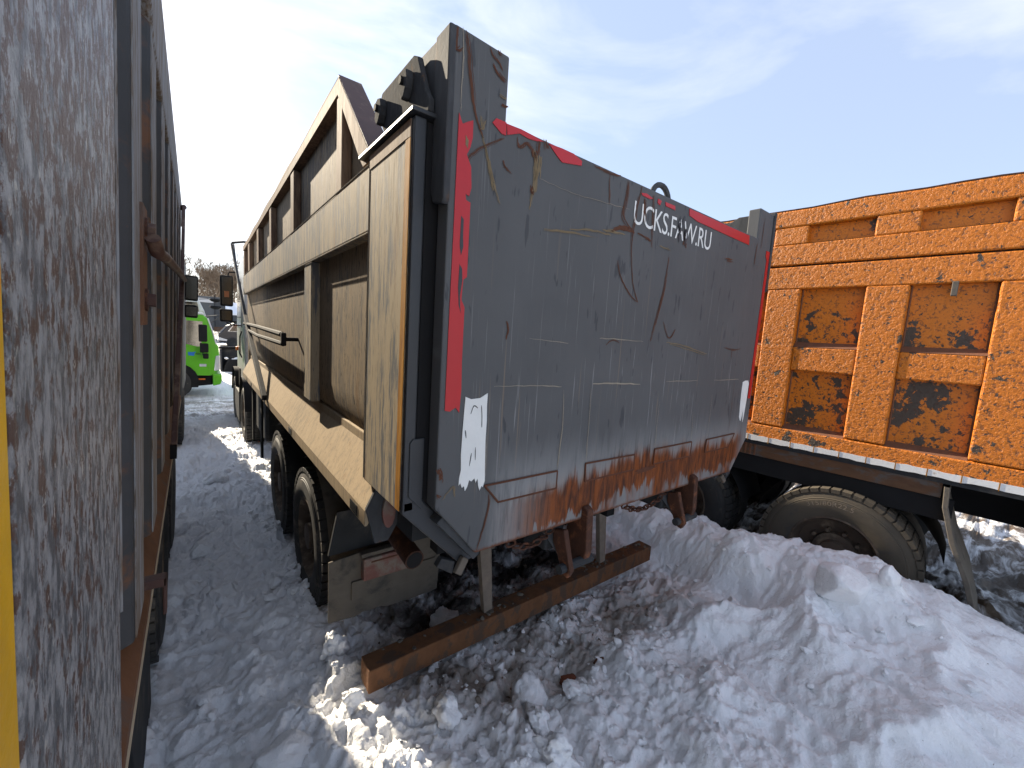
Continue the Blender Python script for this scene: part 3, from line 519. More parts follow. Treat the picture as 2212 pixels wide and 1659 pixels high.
# tailgate hooks under the lower edge
for xc in (1.46, 2.44):
    s = 1 if xc < 2 else 1
    MB().prism([(1.235, -.80), (1.262, -.785), (1.30, -.80), (1.36, -.87), (1.37, -1.00), (1.33, -1.075), (1.28, -1.09), (1.24, -1.065), (1.225, -1.0)], 0, xc, xc + .045).build('hook_plate', 'rust_dark', G, .006)
    MB().prism([(1.27, -.88), (1.34, -.90), (1.34, -.96), (1.30, -1.02), (1.27, -1.09), (1.23, -1.10), (1.21, -1.06), (1.235, -.99)], 0, xc - .115, xc - .085).build('hook_plate', 'rust_dark', G, .006)
    MB().tube([(xc - .15, 1.25, -1.055), (xc + .07, 1.25, -1.055)], .022, 10).build('hook_pin', 'dark_steel', G); box('hook_bracket', 'dark_steel', G, (xc - .14, xc - .02, 1.36, 1.62, -1.02, -.86), .01)
    MB().beam((xc - .16, 1.40, -.86), (xc - .05, 1.30, -1.05), .05, .012, (0, 1, 0)).build('hook_arm', 'grey_steel', G, .003)
# chains hanging in loops
for x0, x1, sag in ((1.06, 1.33, .06), (1.86, 2.28, .07)):
    n = int((x1 - x0) / .034); mb = MB()
    for i in range(n):
        t = (i + .5) / n; x = x0 + (x1 - x0) * t; z = -.885 - sag * (1 - (2 * t - 1) ** 2) * .9; ring = []
        for a in np.linspace(0, 2 * PI, 9):
            u, v = .026 * math.cos(a), .014 * math.sin(a); ring.append((x + u, 1.33 + (v if i % 2 else 0), z + (0 if i % 2 else v)))
        mb.tube(ring, .0055, 5)
    mb.build('chain', 'rust_dark', G, smooth=True)
# rear underrun beam and its legs
bp = MB().box(.676, 3.18, 1.93, 2.06, -1.90, -1.768).build('bumper', 'bumper_rust', G, .006)
for x in (1.33, 2.45):
    MB().prism([(x, -1.0), (x + .10, -1.0), (x + .165, -1.768), (x + .10, -1.768)], 1, 1.985, 2.03).build('bumper_leg', 'mud', G, .004); box('leg_plate', 'muddy_rubber', G, (x + .12, x + .24, 2.10, 2.16, -1.42, -1.0))
def crumbs(n, pos, smin, smax, sub=1, flat=.75):
    bm = bmesh.new(); bmesh.ops.create_icosphere(bm, subdivisions=sub, radius=1); T = np.array([v.co[:] for v in bm.verts]); F = [tuple(v.index for v in f.verts) for f in bm.faces]; bm.free(); mb = MB()
    for i in range(n):
        x, y, z = pos(i); s = smin * (smax / smin) ** (rng.random() ** 2.2); o = rng.random(3) * 50; a = rng.random() * 6.3; vs = []; pl = [(lambda d: d / np.linalg.norm(d))(rng.normal(size=3)) for _ in range(6)]
        rot = np.array([[math.cos(a), -math.sin(a), 0], [math.sin(a), math.cos(a), 0], [0, 0, 1]])
        for p in T:
            for d in pl:
                k = p @ d
                if k > .62: p = p - d * (k - .62)
            r = 1 + .55 * mnoise.noise(Vector(p * 1.3 + o)) + .25 * mnoise.noise(Vector(p * 3.1 + o)); q = rot @ (p * r * np.array([1.15, .85, flat])); vs.append((x + q[0] * s, y + q[1] * s, z + q[2] * s))
        mb.add(vs, F)
    return mb
crumbs(60, lambda i: (lambda x: (x, random.uniform(1.95, 2.05), -1.768))(random.choice([random.uniform(.75, 1.9), random.gauss(1.47, .08), random.gauss(2.58, .08), random.uniform(2.3, 3.15)])), .008, .028, 1).build('mud_clods', 'muddy_rubber', bp, smooth=True, kind='stuff')
# tarpaulin arm with its links on the near side, cab, mirrors
MB().beam((.54, 9.2, 1.36), (.54, 6.75, .06), .035, .05).beam((.54, 6.75, .06), (.535, 4.75, -.76), .045, .06).build('tarp_arm', 'dark_steel', G, .004); MB().tube([(.54, 9.15, 1.38), (.72, 9.1, 1.42), (.9, 9.0, 1.40)], .02).build('tarp_bar', 'dark_steel', G)
MB().beam((.56, 9.0, 1.34), (.59, 8.2, .35), .018, .02).build('tarp_strap', 'dark_steel', G)
MB().tube([(.545, 6.95, -.035), (.53, 5.2, -.055), (.525, 3.60, -.085)], .022, 8).build('link_rod', 'black', G, smooth=True); MB().tube([(.545, 6.6, -.11), (.53, 5.2, -.15), (.525, 3.55, -.155)], .020, 8).build('link_rod', 'black', G, smooth=True)
MB().box(.51, .545, 3.53, 3.58, -.17, -.07).tube([(.53, 3.555, -.12), (.64, 3.60, -.12)], .016, 8).build('link_bracket', 'black', G, .006)
cab = MB().prism([(8.85, -1.30), (10.6, -1.35), (10.75, -.6), (10.7, -.1), (10.45, .95), (9.9, 1.15), (8.85, 1.15)], 0, .70, 3.16).build('cab', 'white_cab', G, .05)
MB().prism([(9.55, -.12), (10.52, -.12), (10.32, .80), (9.55, .80)], 0, .692, .704).build('window', 'window_glass', cab); MB().tube([(.69, 9.4, -.2), (.66, 9.4, -.3), (.66, 9.4, -.62), (.69, 9.4, -.7)], .012, 6).build('door_handle', 'black', cab); MB().box(.60, .70, 8.9, 9.9, -1.85, -1.30).build('cab_step', 'dark_steel', G, .01)
MB().box(.655, .70, 10.3, 10.42, -.62, -.54).build('side_lamp', 'lamp_amber', G, .008)
for nm, z0, z1, dx in (('mirror', .28, .90, 0), ('mirror', -.04, .22, -.01)):
    mi = MB().box(.40 + dx, .62 + dx, 10.32, 10.42, z0, z1).build(nm, 'black', G, .03); MB().box(.425 + dx, .60 + dx, 10.306, 10.318, z0 + .03, z1 - .03).build('mirror_glass', 'mirror_glass', mi, .004)
    if z1 > .5: MB().box(.47, .55, 10.30, 10.304, .46, .58).build('sticker', 'wood_orange', mi)
MB().tube([(.54, 10.38, .9), (.56, 10.38, .97), (.72, 10.3, .98)], .014, 6).build('mirror_arm', 'black', G); MB().tube([(.50, 10.38, -.05), (.60, 10.38, -.10), (.72, 10.3, -.10)], .014, 6).build('mirror_arm', 'black', G)
for y in (6.0, 7.0, 9.3): MB().prism([(y, -.90), (y + .12, -.90), (y + .10, -1.75), (y + .02, -1.75)], 0, .64, .665).build('mud_flap', 'black', G)
for yc in (8.35, 10.25):
    mb = MB(); n = 12; vs = [(x, yc - .60 * math.cos(t), -1.55 + .60 * math.sin(t)) for t in np.linspace(.15, PI - .1, n) for x in (.60, 1.0)]
    mb.add(vs, [(2 * i, 2 * i + 1, 2 * i + 3, 2 * i + 2) for i in range(n - 1)]); mb.build('mudguard', 'black', G, smooth=True)
MB().box(.70, .95, 6.2, 7.2, -1.6, -1.0).build('fuel_tank', 'dark_steel', G, .05)

# ================================================================== LEFT TIPPER TRUCK
LX = -.125; FL = Matrix.Translation((LX, 0, .07)) @ Matrix.Rotation(R_(1.48), 4, 'Y') @ Matrix.Translation((-LX, 0, -.07))      # it leans a little
L = thing('tipper_truck', 'rust streaked grey tipper truck with upright ribs and yellow rear edge, at far left', 'truck', (-1.4, 4, GZ), FL)
box('pillar', 'left_steel', L, (-.42, LX, .540, 1.16, -1.09, 1.5), .006); box('yellow_edge', 'yellow_tape', L, (-.44, LX - .001, .18, .537, -1.12, 1.5), .003)
MB().prism([(1.158, -.62), (1.158, 1.3), (1.20, 1.3), (1.24, .62), (1.24, .5), (1.20, .45), (1.20, -.62)], 0, LX - .06, LX - .20).build('pillar_gusset', 'left_dark', L, .006)
box('side_wall', 'left_dark', L, (-.30, -.25, 1.16, 5.8, -.95, 1.2), 0); box('tailgate', 'left_steel', L, (-2.7, -.45, .22, .33, -1., 1.3))
for i in range(8):
    a = 1.445 + .568 * i; b = a + .235; zb = -.80 + .07 * i
    MB().prism([(LX - .004, a + .012), (LX - .004, b), (-.27, b + .02), (-.27, a - .075), (LX - .035, a - .012)], 2, max(zb - .12, -.95), 1.16).build('side_rib', 'left_dark', L, .008)
    box('rib_face', 'left_ribs', bpy.data.objects[[o.name for o in L.children if o.name.startswith('side_rib')][-1]], (LX - .0035, LX, a + .022, b - .008, max(zb - .11, -.94), 1.15), 0)
    MB().tube([(LX - .03, a - .013, zb), (LX - .03, a - .013, 1.0)], .006, 6).build('weld_bead', 'left_ribs', L)
MB().prism([(1.162, 1.16), (1.162, 1.40), (2.52, 1.35), (5.86, 1.18), (5.86, .965), (2.08, .965), (1.95, 1.05), (1.6, 1.16)], 0, LX + .004, -.40).build('top_rail', 'left_ribs', L, .012)
def slope(poly, y0, y1, dz): return MB().add([(x, y0, z) for x, z in poly] + [(x, y1, z + dz) for x, z in poly], [tuple(range(len(poly))), tuple(range(2 * len(poly) - 1, len(poly) - 1, -1))] + [(i, i + len(poly), (i + 1) % len(poly) + len(poly), (i + 1) % len(poly)) for i in range(len(poly))])
slope([(LX, -1.085), (LX, -1.03), (-.255, -.84), (-.30, -.84), (-.30, -1.085)], 1.163, 5.86, .15).build('side_sill', 'left_rust', L, .003)
slope([(LX + .004, -1.086), (LX + .004, -1.072), (LX, -1.072), (LX, -1.086)], 1.10, 5.86, .15).build('sill_edge', 'cream_edge', L); slope([(LX - .004, -1.088), (LX - .012, -1.19), (-.20, -1.19), (-.20, -1.088)], .60, 5.86, .15).build('sill_face', 'grey_steel', L, .003)
box('body_shell', 'left_dark', L, (-2.7, -2.6, .4, 5.8, -.9, 1.2)); box('body_floor', 'left_dark', L, (-2.65, -.30, .4, 5.8, -.95, -.85)); box('body_front', 'left_dark', L, (-2.65, -.26, 5.75, 5.83, -.9, 1.17))
box('chassis_rail', 'black', L, (-1.9, -1.8, .8, 9.0, -1.35, -1.05)); box('chassis_rail', 'black', L, (-1.0, -.9, .8, 9.0, -1.35, -1.05)); box('underbody', 'black', L, (-2.2, -.45, .9, 5.6, -1.15, -.96))
wl1 = wheel(L, -.15, 3.25, -1.60, side=1, mat='rubber')
for y in (4.6, 8.6): cw(wl1, L, (0, y - 3.25, 0))
wl2 = wheel(L, -2.62, 3.25, -1.60)
for y in (4.6, 8.6): cw(wl2, L, (0, y - 3.25, 0))
MB().prism([(1.75, -1.14), (2.30, -1.13), (2.45, -1.3), (2.6, -2.0), (2.0, -2.0), (1.8, -1.5)], 0, -.21, -.17).build('mud_flap', 'dark_steel', L, .004); MB().prism([(.85, -1.2), (1.72, -1.16), (1.80, -1.35), (1.85, -1.95), (.9, -1.95)], 0, -.215, -.185).build('side_guard', 'black', L, .004)
MB().box(LX - .01, LX + .055, 1.70, 1.745, -.90, -.87).box(LX + .045, LX + .055, 1.70, 1.745, -1.0, -.87).build('bent_bracket', 'rusty_brown_plate', L, .003)
hp = MB().box(LX - .004, LX + .008, 1.60, 1.72, -.03, .315).build('rope_plate', 'left_rust', L, .002)
for z in (.25, .045):
    MB().tube([(LX + .008, 1.66, z), (LX + .014, 1.66, z)], .034, 14).build('washer', 'rust_dark', hp); MB().tube([(LX + .014, 1.66, z), (LX + .032, 1.66, z)], .020, 6).build('bolt', 'rusty_brown_plate', hp)
MB().tube([(LX + .026, 1.63, .225), (LX + .034, 1.67, .19), (LX + .036, 2.1, .22), (LX + .045, 3.2, .27), (LX + .05, 4.45, .31)], .019, 10).build('link_rod', 'rusty_brown_plate', L, smooth=True)
MB().beam((LX + .03, 5.25, 1.05), (LX + .035, 4.5, .29), .025, .04).beam((LX + .035, 4.5, .29), (LX + .02, 3.36, -.84), .03, .085).build('tarp_arm', 'rusty_brown_plate', L, .004); MB().tube([(LX + .0, 5.3, 1.05), (LX + .035, 5.25, 1.06)], .022).build('tarp_bar', 'rusty_brown_plate', L); MB().box(LX, LX + .035, 3.33, 3.38, -.91, -.82).build('tarp_foot', 'black', L, .004)
MB().prism([(8.1, -1.3), (11.2, -1.35), (11.3, -.5), (11.1, .95), (10.8, 1.06), (8.1, 1.02)], 0, -2.5, -.16).build('cab', 'container_grey', L, .05)  # unseen cab, its length and height shaped to keep sun off the lane
for z0, z1 in ((.32, .79), (.0, .24)):
    mi = MB().box(-.17, .035, 9.95, 10.05, z0, z1).build('mirror', 'black', L, .03); MB().box(-.15, .02, 9.936, 9.949, z0 + .03, z1 - .03).build('mirror_glass', 'mirror_glass', mi, .004)
MB().tube([(-.05, 10.0, .28), (-.15, 10.0, .27), (-.26, 9.95, .27)], .014, 6).build('mirror_arm', 'black', L)

# ================================================================== ORANGE TIPPER TRUCK (right), own frame: x to the right of its side, y along it
FO = Matrix.Rotation(R_(4.36), 4, 'Z')
O = thing('tipper_truck', 'orange tipper truck with flaking paint, framed side panels and a dusty rear wheel', 'truck', FO @ Vector((5.4, 1.2, GZ)), FO)
D0 = 4.2; U0, U1 = -1.35, 5.3
def ob(n, mt_, u0, u1, z0, z1, d0=0., d1=.12, bev=.012, par=O): return MB().box(D0 + d0, D0 + d1, u0, u1, z0, z1).build(n, mt_, par, bev)
ob('recess_wall', 'orange_panel', U0 + .02, U1, -.66, 1.12, .07, .16, 0)
topz = []
for u in np.linspace(U0, U1, 40): topz.append((u, 1.238 + .007 * math.sin(u * 3.1) + .005 * math.sin(u * 9.7 + 1)))
MB().prism([(U0, 1.092), (U1, 1.092)] + topz[::-1], 0, D0, D0 + .13).build('top_rail', 'orange_rough', O, .014)
MB().prism([(u, z + .001) for u, z in topz] + [(u, z + .010) for u, z in topz[::-1]], 0, D0 + .006, D0 + .14).build('rail_cap', 'rust_dark', O)
ob('middle_rail', 'orange_rough', U0, U1, .768, .945); ob('rail_groove', 'black', U0, U1, .755, .769, .03, .1, 0); ob('main_rail', 'orange_rough', U0, U1, .563, .756)
k = 0
for pu in np.arange(-1.686 + .682, 5.2, .682):
    a, b = pu - .0, pu + .25
    a, b = a - .0, b
    a = round(pu, 3)
    ob('side_post', 'orange_rough', a, a + .25, -.645, .565, -.002); ob('upper_post', 'orange_rough', a, a + .25, .943, 1.094, .002)
    ob('cross_bar', 'orange_rough', a + .25, a + .682, -.132, .072, .004); 
    MB().prism([(D0 + .006, .072), (D0 + .07, .115), (D0 + .09, .115), (D0 + .09, .072)], 1, a + .25, a + .682).build('bar_ledge', 'rust_ledge', O); MB().prism([(D0 + .002, -.652), (D0 + .07, -.612), (D0 + .09, -.612), (D0 + .09, -.652)], 1, a + .25, a + .682).build('sill_ledge', 'rust_ledge', O)
    MB().prism([(D0 + .002, .944), (D0 + .07, .958), (D0 + .09, .958), (D0 + .09, .944)], 1, a + .25, a + .682).build('slot_ledge', 'rust_ledge', O)
mb = MB()
for pu in np.arange(-1.686 + .682, 5.2, .682):
    for u in (pu - .004, pu + .254): mb.tube(densify([(D0 + .066, u, -.61), (D0 + .066, u, .563)], 14), .008, 5)
mb.build('seam', 'rust_ledge', O, kind='stuff', smooth=True)
ob('side_sill', 'orange_rough', U0, U1, -.80, -.650, -.004, .13)
pts = [];  n = 140
for i in range(n + 1): pts.append((U0 + (U1 - U0) * i / n, -.758 + random.uniform(-.004, .004)))
low = [(u, -.806 + random.uniform(-.004, .006)) for u, z in pts]
MB().prism(low + pts[::-1], 0, D0 - .0075, D0 - .005).build('white_strip', 'white_band', O)
for pu in np.arange(-1.37 + .115, 5.2, .17): ob('strip_joint', 'edge_rust', pu, pu + .006, -.812, -.755, -.0095, -.0076, 0)
ob('lower_beam', 'rust_beam', .02, U1, -.955, -.846, .03, .16, .004); ob('sill_underside', 'dark_steel', U0, U1, -.846, -.802, .02, .2, 0)
for i in range(9): ob('beam_rib', 'rust_ledge', 1.23 + i * .04, 1.245 + i * .04, -.95, -.85, .024, .032, .002)
MB().box(D0 - .012, D0 + .02, .118, .150, .475, .575).build('hook', 'muddy_rubber', O, .004)
ob('body_shell', 'orange_panel', U0, U1, -.7, 1.2, 2.4, 2.5); ob('body_floor', 'dark_steel', U0, U1, -.79, -.7, .16, 2.4); ob('body_end', 'orange_panel', U1, U1 + .08, -.7, 1.2, .1, 2.5); ob('body_rear', 'orange_panel', U0 - .05, U0 + .03, -.75, 1.2, .12, 2.5)
for d in (.95, 1.65): ob('chassis_rail', 'black', -1.2, 7.5, -1.25, -.92, d, d + .09)
ow = wheel(O, D0 - .07, .56, -1.60, R=.535, mat='dusty_tyre', rimmat='rim'); 
ow2 = wheel(O, D0 + .0, 1.92, -1.60, R=.535, mat='rubber', rimmat='rim'); ow3 = wheel(O, D0 + 2.55, .56, -1.60, R=.535, side=1); cw(ow3, O, (0, 1.36, 0))
for y in (.56, 1.92):
    for x in (D0 + .31, D0 + 1.95): MB().lathe([(0, .30), (0, .46), (.03, .52), (.27, .52), (.30, .46), (.30, .30)], (x, y, -1.60), 40).build('inner_tyre', 'rubber', O, smooth=35)
    MB().tube([(D0 + .3, y, -1.6), (D0 + 2.3, y, -1.6)], .12, 12).build('axle', 'black', O, smooth=True)
vs_, fs_ = text_mesh('315/80R22.5', .052, 1.15, 1.05)      # raised size lettering bent round the sidewall
vt = []
for x, yv, zv in vs_:
    a = R_(60) + x / .415; r = .402 + yv; vt.append((D0 - .07 - .0105, .56 + r * math.cos(a), -1.60 + r * math.sin(a)))
MB().add(vt, fs_).build('tyre_lettering', 'mud', ow[0], fix=False)
fp = [(.012, -.857), (.004, -1.01), (-.06, -1.25), (-.16, -1.50), (-.235, -1.78)]
mb = MB()
for k in range(len(fp) - 1):
    (u0, z0), (u1, z1) = fp[k], fp[k + 1]; vs = [(x, u + e, z) for (u, z) in ((u0, z0), (u1, z1)) for x in (D0 - .02, D0 + .62) for e in (0, -.03)]; mb.add(vs, [(0, 1, 5, 4), (2, 6, 7, 3), (0, 4, 6, 2), (1, 3, 7, 5)])
mb.build('mud_flap', 'muddy_rubber', O, .004)
MB().box(D0 + .05, D0 + .10, -.05, 2.9, -1.12, -.96).build('guard_bracket', 'black', O); MB().box(D0 + .45, D0 + 1.9, -.95, -.55, -1.35, -.95).build('rear_crossbeam', 'black', O, .02); MB().tube([(D0 + .35, -.5, -.95), (D0 + .4, -.52, -1.15), (D0 + .38, -.50, -1.32)], .012, 6).build('air_hose', 'muddy_rubber', O);
for y in (.56, 1.92):
    mb = MB(); nn = 12; vs = [(x, y - .63 * math.cos(t), -1.57 + .61 * math.sin(t)) for t in np.linspace(.2, PI - .2, nn) for x in (D0 + .08, D0 + .62)]
    mb.add(vs, [(2 * i, 2 * i + 1, 2 * i + 3, 2 * i + 2) for i in range(nn - 1)]); mb.build('mudguard', 'black', O, smooth=True)
MB().box(D0 + .7, D0 + .72, 2.7, 5, -1.6, -.9).build('frame_plate', 'dark_steel', O)

# ================================================================== GREEN TRUCK and the rest of the yard
T = thing('small_truck', 'bright green small truck seen from the side with black door mirrors', 'truck', (-.6, 14.4, GZ))
def pr(n, mt_, poly, y0, y1, bev=.01, par=T): return MB().prism(poly, 1, y0, y1).build(n, mt_, par, bev)
cabp = pr('cab', 'green_paint', [(-1.5, -1.50), (.36, -1.50), (.40, -1.40), (.475, -1.38), (.485, -.95), (.47, -.72), (.40, -.60), (.33, -.30), (.245, .0), (.16, .09), (-1.5, .12)], 13.5, 15.4, .03)
pr('roof_edge', 'white_cab', [(-1.5, .12), (.17, .095), (.15, .16), (-1.5, .20)], 13.52, 15.38, .02)
dr = pr('door', 'green_paint', [(-.62, -1.48), (.27, -1.50), (.275, -.62), (.21, -.02), (-.62, -.01)], 13.488, 13.4985, .006)
pr('window', 'window_glass', [(-.60, -.58), (.03, -.74), (.10, -.72), (.14, -.08), (-.60, -.06)], 13.482, 13.487, .003, dr); pr('door_handle', 'lamp_clear', [(.055, -1.26), (.20, -1.26), (.20, -1.19), (.055, -1.19)], 13.475, 13.487, .004, dr)
pr('windscreen', 'window_glass', [(.42, -.60), (.345, -.30), (.262, .0), (.25, .0), (.33, -.30), (.40, -.6)], 13.53, 15.3, .003)
pr('front_pillar', 'white_cab', [(.435, -.66), (.36, -.32), (.265, .02), (.238, .0), (.33, -.32), (.405, -.66)], 13.485, 13.53, .006); pr('headlamp', 'lamp_clear', [(.36, -1.38), (.487, -1.36), (.492, -.96), (.40, -.97)], 13.48, 13.72, .02); pr('bumper', 'green_paint', [(.33, -1.78), (.50, -1.74), (.535, -1.62), (.53, -1.46), (.33, -1.46)], 13.47, 15.4, .03)
pr('underside', 'black', [(-1.4, -1.50), (.33, -1.50), (.33, -1.76), (.0, -1.79), (-.1, -1.70), (-1.4, -1.62)], 13.6, 15.3, .02); pr('side_marker', 'lamp_amber', [(.02, -1.62), (.17, -1.62), (.17, -1.585), (.02, -1.585)], 13.55, 13.60, .004); pr('wheel_arch', 'black', [(-.46 + .50 * math.cos(t), -1.66 + .50 * math.sin(t)) for t in np.linspace(-.3, PI + .3, 14)], 13.478, 13.4875, 0)
MB().lathe([(.02, 0), (.02, .2), (.0, .24), (0, .36), (.03, .41), (.2, .41), (.22, .36)], (-.50, 13.47, -1.69), 28, 1).build('wheel', 'rubber', T, smooth=35); MB().lathe([(.02, 0), (.02, .2), (.0, .24), (0, .36), (.03, .41), (.2, .41), (.22, .36)], (-3.0, 13.47, -1.69), 28, 1).build('wheel', 'rubber', T, smooth=35); MB().box(-4.5, -1.55, 13.5, 15.4, -1.3, .5).build('cargo_box', 'white_cab', T, .02)
for z0, z1, x0, x1 in ((-.60, -.16, .05, .23), (-.88, -.64, .07, .25), (-1.04, -.90, .13, .25)): MB().box(x0, x1, 13.28, 13.38, z0, z1).build('mirror' if z1 > -.88 else 'mirror_bracket', 'black', T, .025)
MB().tube([(.2, 13.6, .05), (.45, 13.35, .10), (.62, 13.2, .06)], .012, 6).tube([(.30, 13.55, -.12), (.50, 13.3, .06)], .010, 6).build('mirror_arm', 'grey_steel', T); MB().lathe([(0, .0), (.01, .08), (.04, .13), (.06, .14)], (.82, 13.15, -.08), 16, 2).build('front_mirror', 'black', T, smooth=True); MB().tube([(.62, 13.2, .06), (.72, 13.15, -.02)], .012, 6).build('mirror_arm', 'grey_steel', T)
vs_, fs_ = text_mesh('4KB', .095, 1.25); MB().add([(-.03 + v[0], 13.4855, -.96 + v[1]) for v in vs_], fs_).build('lettering', 'logo_dark', dr, fix=False); pr('logo', 'logo_blue', [(-.17, -.97), (-.05, -.98), (-.045, -.92), (-.01, -.87), (-.08, -.885), (-.18, -.88)], 13.484, 13.4865, 0, dr)
T2 = thing('delivery_truck', 'white truck cab standing behind the green truck', 'truck', (-.6, 17.5, GZ))
MB().prism([(-2, -1.6), (.42, -1.6), (.45, -.6), (.22, .25), (.05, .68), (-2, .72)], 1, 16.6, 18.6).build('cab', 'white_cab', T2, .04); MB().prism([(-.9, -.2), (.15, -.2), (.05, .5), (-.9, .5)], 1, 16.585, 16.598).build('window', 'window_glass', T2); MB().tube([(.1, 16.5, .60), (.30, 16.3, .62), (.45, 16.25, .60)], .012, 6).build('mirror_arm', 'black', T2)
for z in (.58, .36): MB().lathe([(0, .02), (.02, .10), (.06, .15), (.1, .13)], (.50, 16.2, z - .05), 14, 2).build('mirror', 'black', T2, smooth=True)
MB().lathe([(0, 0), (0, .38), (.03, .42), (.25, .42)], (-.2, 16.6, -1.68), 24, 1).build('wheel', 'rubber', T2, smooth=35)
CT = thing('container', 'dark grey steel box container with a pale sign and rust along its foot', 'container', (1.2, 51, GZ))
MB().box(-1.6, 2.35, 50, 52.5, -1.15, 2.15).build('box_body', 'container_grey', CT, .03); MB().box(.15, 1.40, 49.93, 49.99, 1.55, 1.95).build('sign', 'sign_white', CT); MB().box(1.45, 1.53, 49.9, 50, -1.15, 2.3).build('corner_post', 'dark_steel', CT); MB().box(1.4, 2.4, 49.85, 49.98, -1.2, -.75).build('foot_rail', 'rust_beam', CT)
for x in (-1.2, 2.0): MB().box(x, x + .3, 50.2, 52.3, GZ - .1, -1.152).build('support', 'dark_steel', CT)
for i in range(7): MB().box(1.6 + i * .11, 1.64 + i * .11, 49.95, 49.995, -.7, 2.0).build('wall_rib', 'container_grey', CT)
CA = thing('parked_car', 'black car parked beyond the trucks with snow around its wheels', 'car', (3.2, 38.8, GZ))
cb = MB().prism([(1.30, -1.72), (5.4, -1.72), (5.5, -1.1), (5.3, -.85), (4.6, -.30), (3.8, -.18), (2.35, -.20), (1.85, -.45), (1.45, -.95), (1.32, -1.05)], 1, 38, 39.8).build('body', 'car_paint', CA, .08); MB().prism([(2.0, -.82), (2.3, -.40), (2.45, -.33), (3.9, -.33), (4.5, -.78)], 1, 37.985, 37.998).build('window', 'window_glass', cb); MB().prism([(1.9, -.86), (2.25, -.36), (2.45, -.28), (2.45, -.31), (2.28, -.39), (2.0, -.84), (2.7, -.84), (2.7, -.87)], 1, 37.97, 37.984).build('window_trim', 'chrome', cb); MB().prism([(2.3, -.195), (3.9, -.17), (3.9, -.08), (2.4, -.10)], 1, 38.05, 39.7).build('roof_snow', 'clean_snow', CA, .03)
for x in (2.2, 4.7): MB().lathe([(.0, 0), (0, .24), (-.01, .26), (-.01, .36), (.03, .4), (.2, .4)], (x, 37.96, -1.70), 26, 1).build('wheel', 'rubber', CA, smooth=35)
MB().prism([(1.31, -1.55), (1.9, -1.6), (1.9, -1.5), (1.32, -1.3)], 1, 37.97, 38.02).build('headlamp', 'lamp_clear', CA)
BK = thing('loader_bucket', 'black steel loader bucket lying on the snow behind the green truck', 'bucket', (1.4, 20.4, GZ))
MB().prism([(.72, GZ), (2.3, GZ), (2.4, -1.12), (.74, -1.14)], 1, 20.5, 20.6).build('back_plate', 'dark_steel', BK, .02); MB().prism([(.80, GZ + .05), (2.3, GZ + .05), (2.3, GZ + .5), (1.0, GZ + .55)], 1, 19.6, 20.5).build('bowl', 'black', BK, .04); MB().prism([(19.6, GZ + .03), (20.5, GZ + .03), (20.5, -1.16), (20.2, -1.18)], 0, .74, .80).build('side_plate', 'dark_steel', BK, .01); MB().tube([(.72, 20.45, -1.13), (2.4, 20.45, -1.11)], .05).build('top_bar', 'black', BK); crumbs(14, lambda i: (random.uniform(.9, 1.7), random.uniform(19.7, 20.4), GZ + .55), .06, .16).build('snow_load', 'clean_snow', BK, smooth=True, kind='stuff')
SH = thing('shed', 'low shed with snow covered roof behind the parked car', 'shed', (6, 62, GZ)); MB().box(2.2, 12, 60, 66, GZ - .1, .6).build('wall', 'container_grey', SH); MB().prism([(59.6, .6), (66.4, .6), (66.4, .8), (63, 2.2), (59.6, .8)], 0, 2.0, 12.2).build('roof', 'clean_snow', SH)

def tree(x, y, h, seed, label):
    rr = random.Random(seed); t = thing('bare_tree', label, 'tree', (x, y, GZ), group='bare trees along the far edge of the yard'); tr, crn = MB(), MB()
    def branch(p, d, ln, r, lv):
        pts = [p]; q = p; dd = d
        for i in range(4): dd = (dd + Vector((rr.uniform(-.16, .16), rr.uniform(-.16, .16), rr.uniform(-.04, .14)))).normalized(); q = q + dd * ln / 4; pts.append(q)
        r = max(r, .034); (tr if lv == 0 else crn).tube(pts, r, 6 if lv < 2 else 3, r * (.5 if lv < 3 else .3))
        if lv >= 5: return
        for i in range(6 if lv == 0 else (5 if lv < 3 else 4)):
            k = rr.uniform(.42, 1.) if lv else rr.uniform(.35, 1.); k = min(k, .999); j = int(k * 4); b = pts[j].lerp(pts[j + 1], k * 4 - j)
            ax = dd.orthogonal().normalized(); ax.rotate(Matrix.Rotation(rr.uniform(0, 6.28), 3, dd)); nd = (dd + ax * rr.uniform(.45, 1.0)).normalized(); branch(b, nd, ln * rr.uniform(.5, .72), r * .48, lv + 1)
    branch(Vector((x, y, GZ)), Vector((rr.uniform(-.05, .05), 0, 1)), h * .5, h * .026, 0)
    tr.build('trunk', 'bark', t, smooth=True, fix=False); crn.build('crown', 'bark', t, fix=False)
tree(1.6, 72, 11.5, 3, 'bare spreading tree standing tallest behind the dark container'); tree(-.6, 80, 11., 5, 'bare thin tree left of the tall one behind the left truck mirror'); tree(5.0, 78, 9.5, 8, 'bare tree showing between the truck mirrors and the tarp arm'); tree(3.3, 90, 10., 11, 'bare tree between the tall one and the truck mirrors')
tree(-5, 85, 12, 14, 'bare tree mostly hidden by the left truck'); tree(9, 90, 10, 17, 'bare tree hidden behind the grey truck')

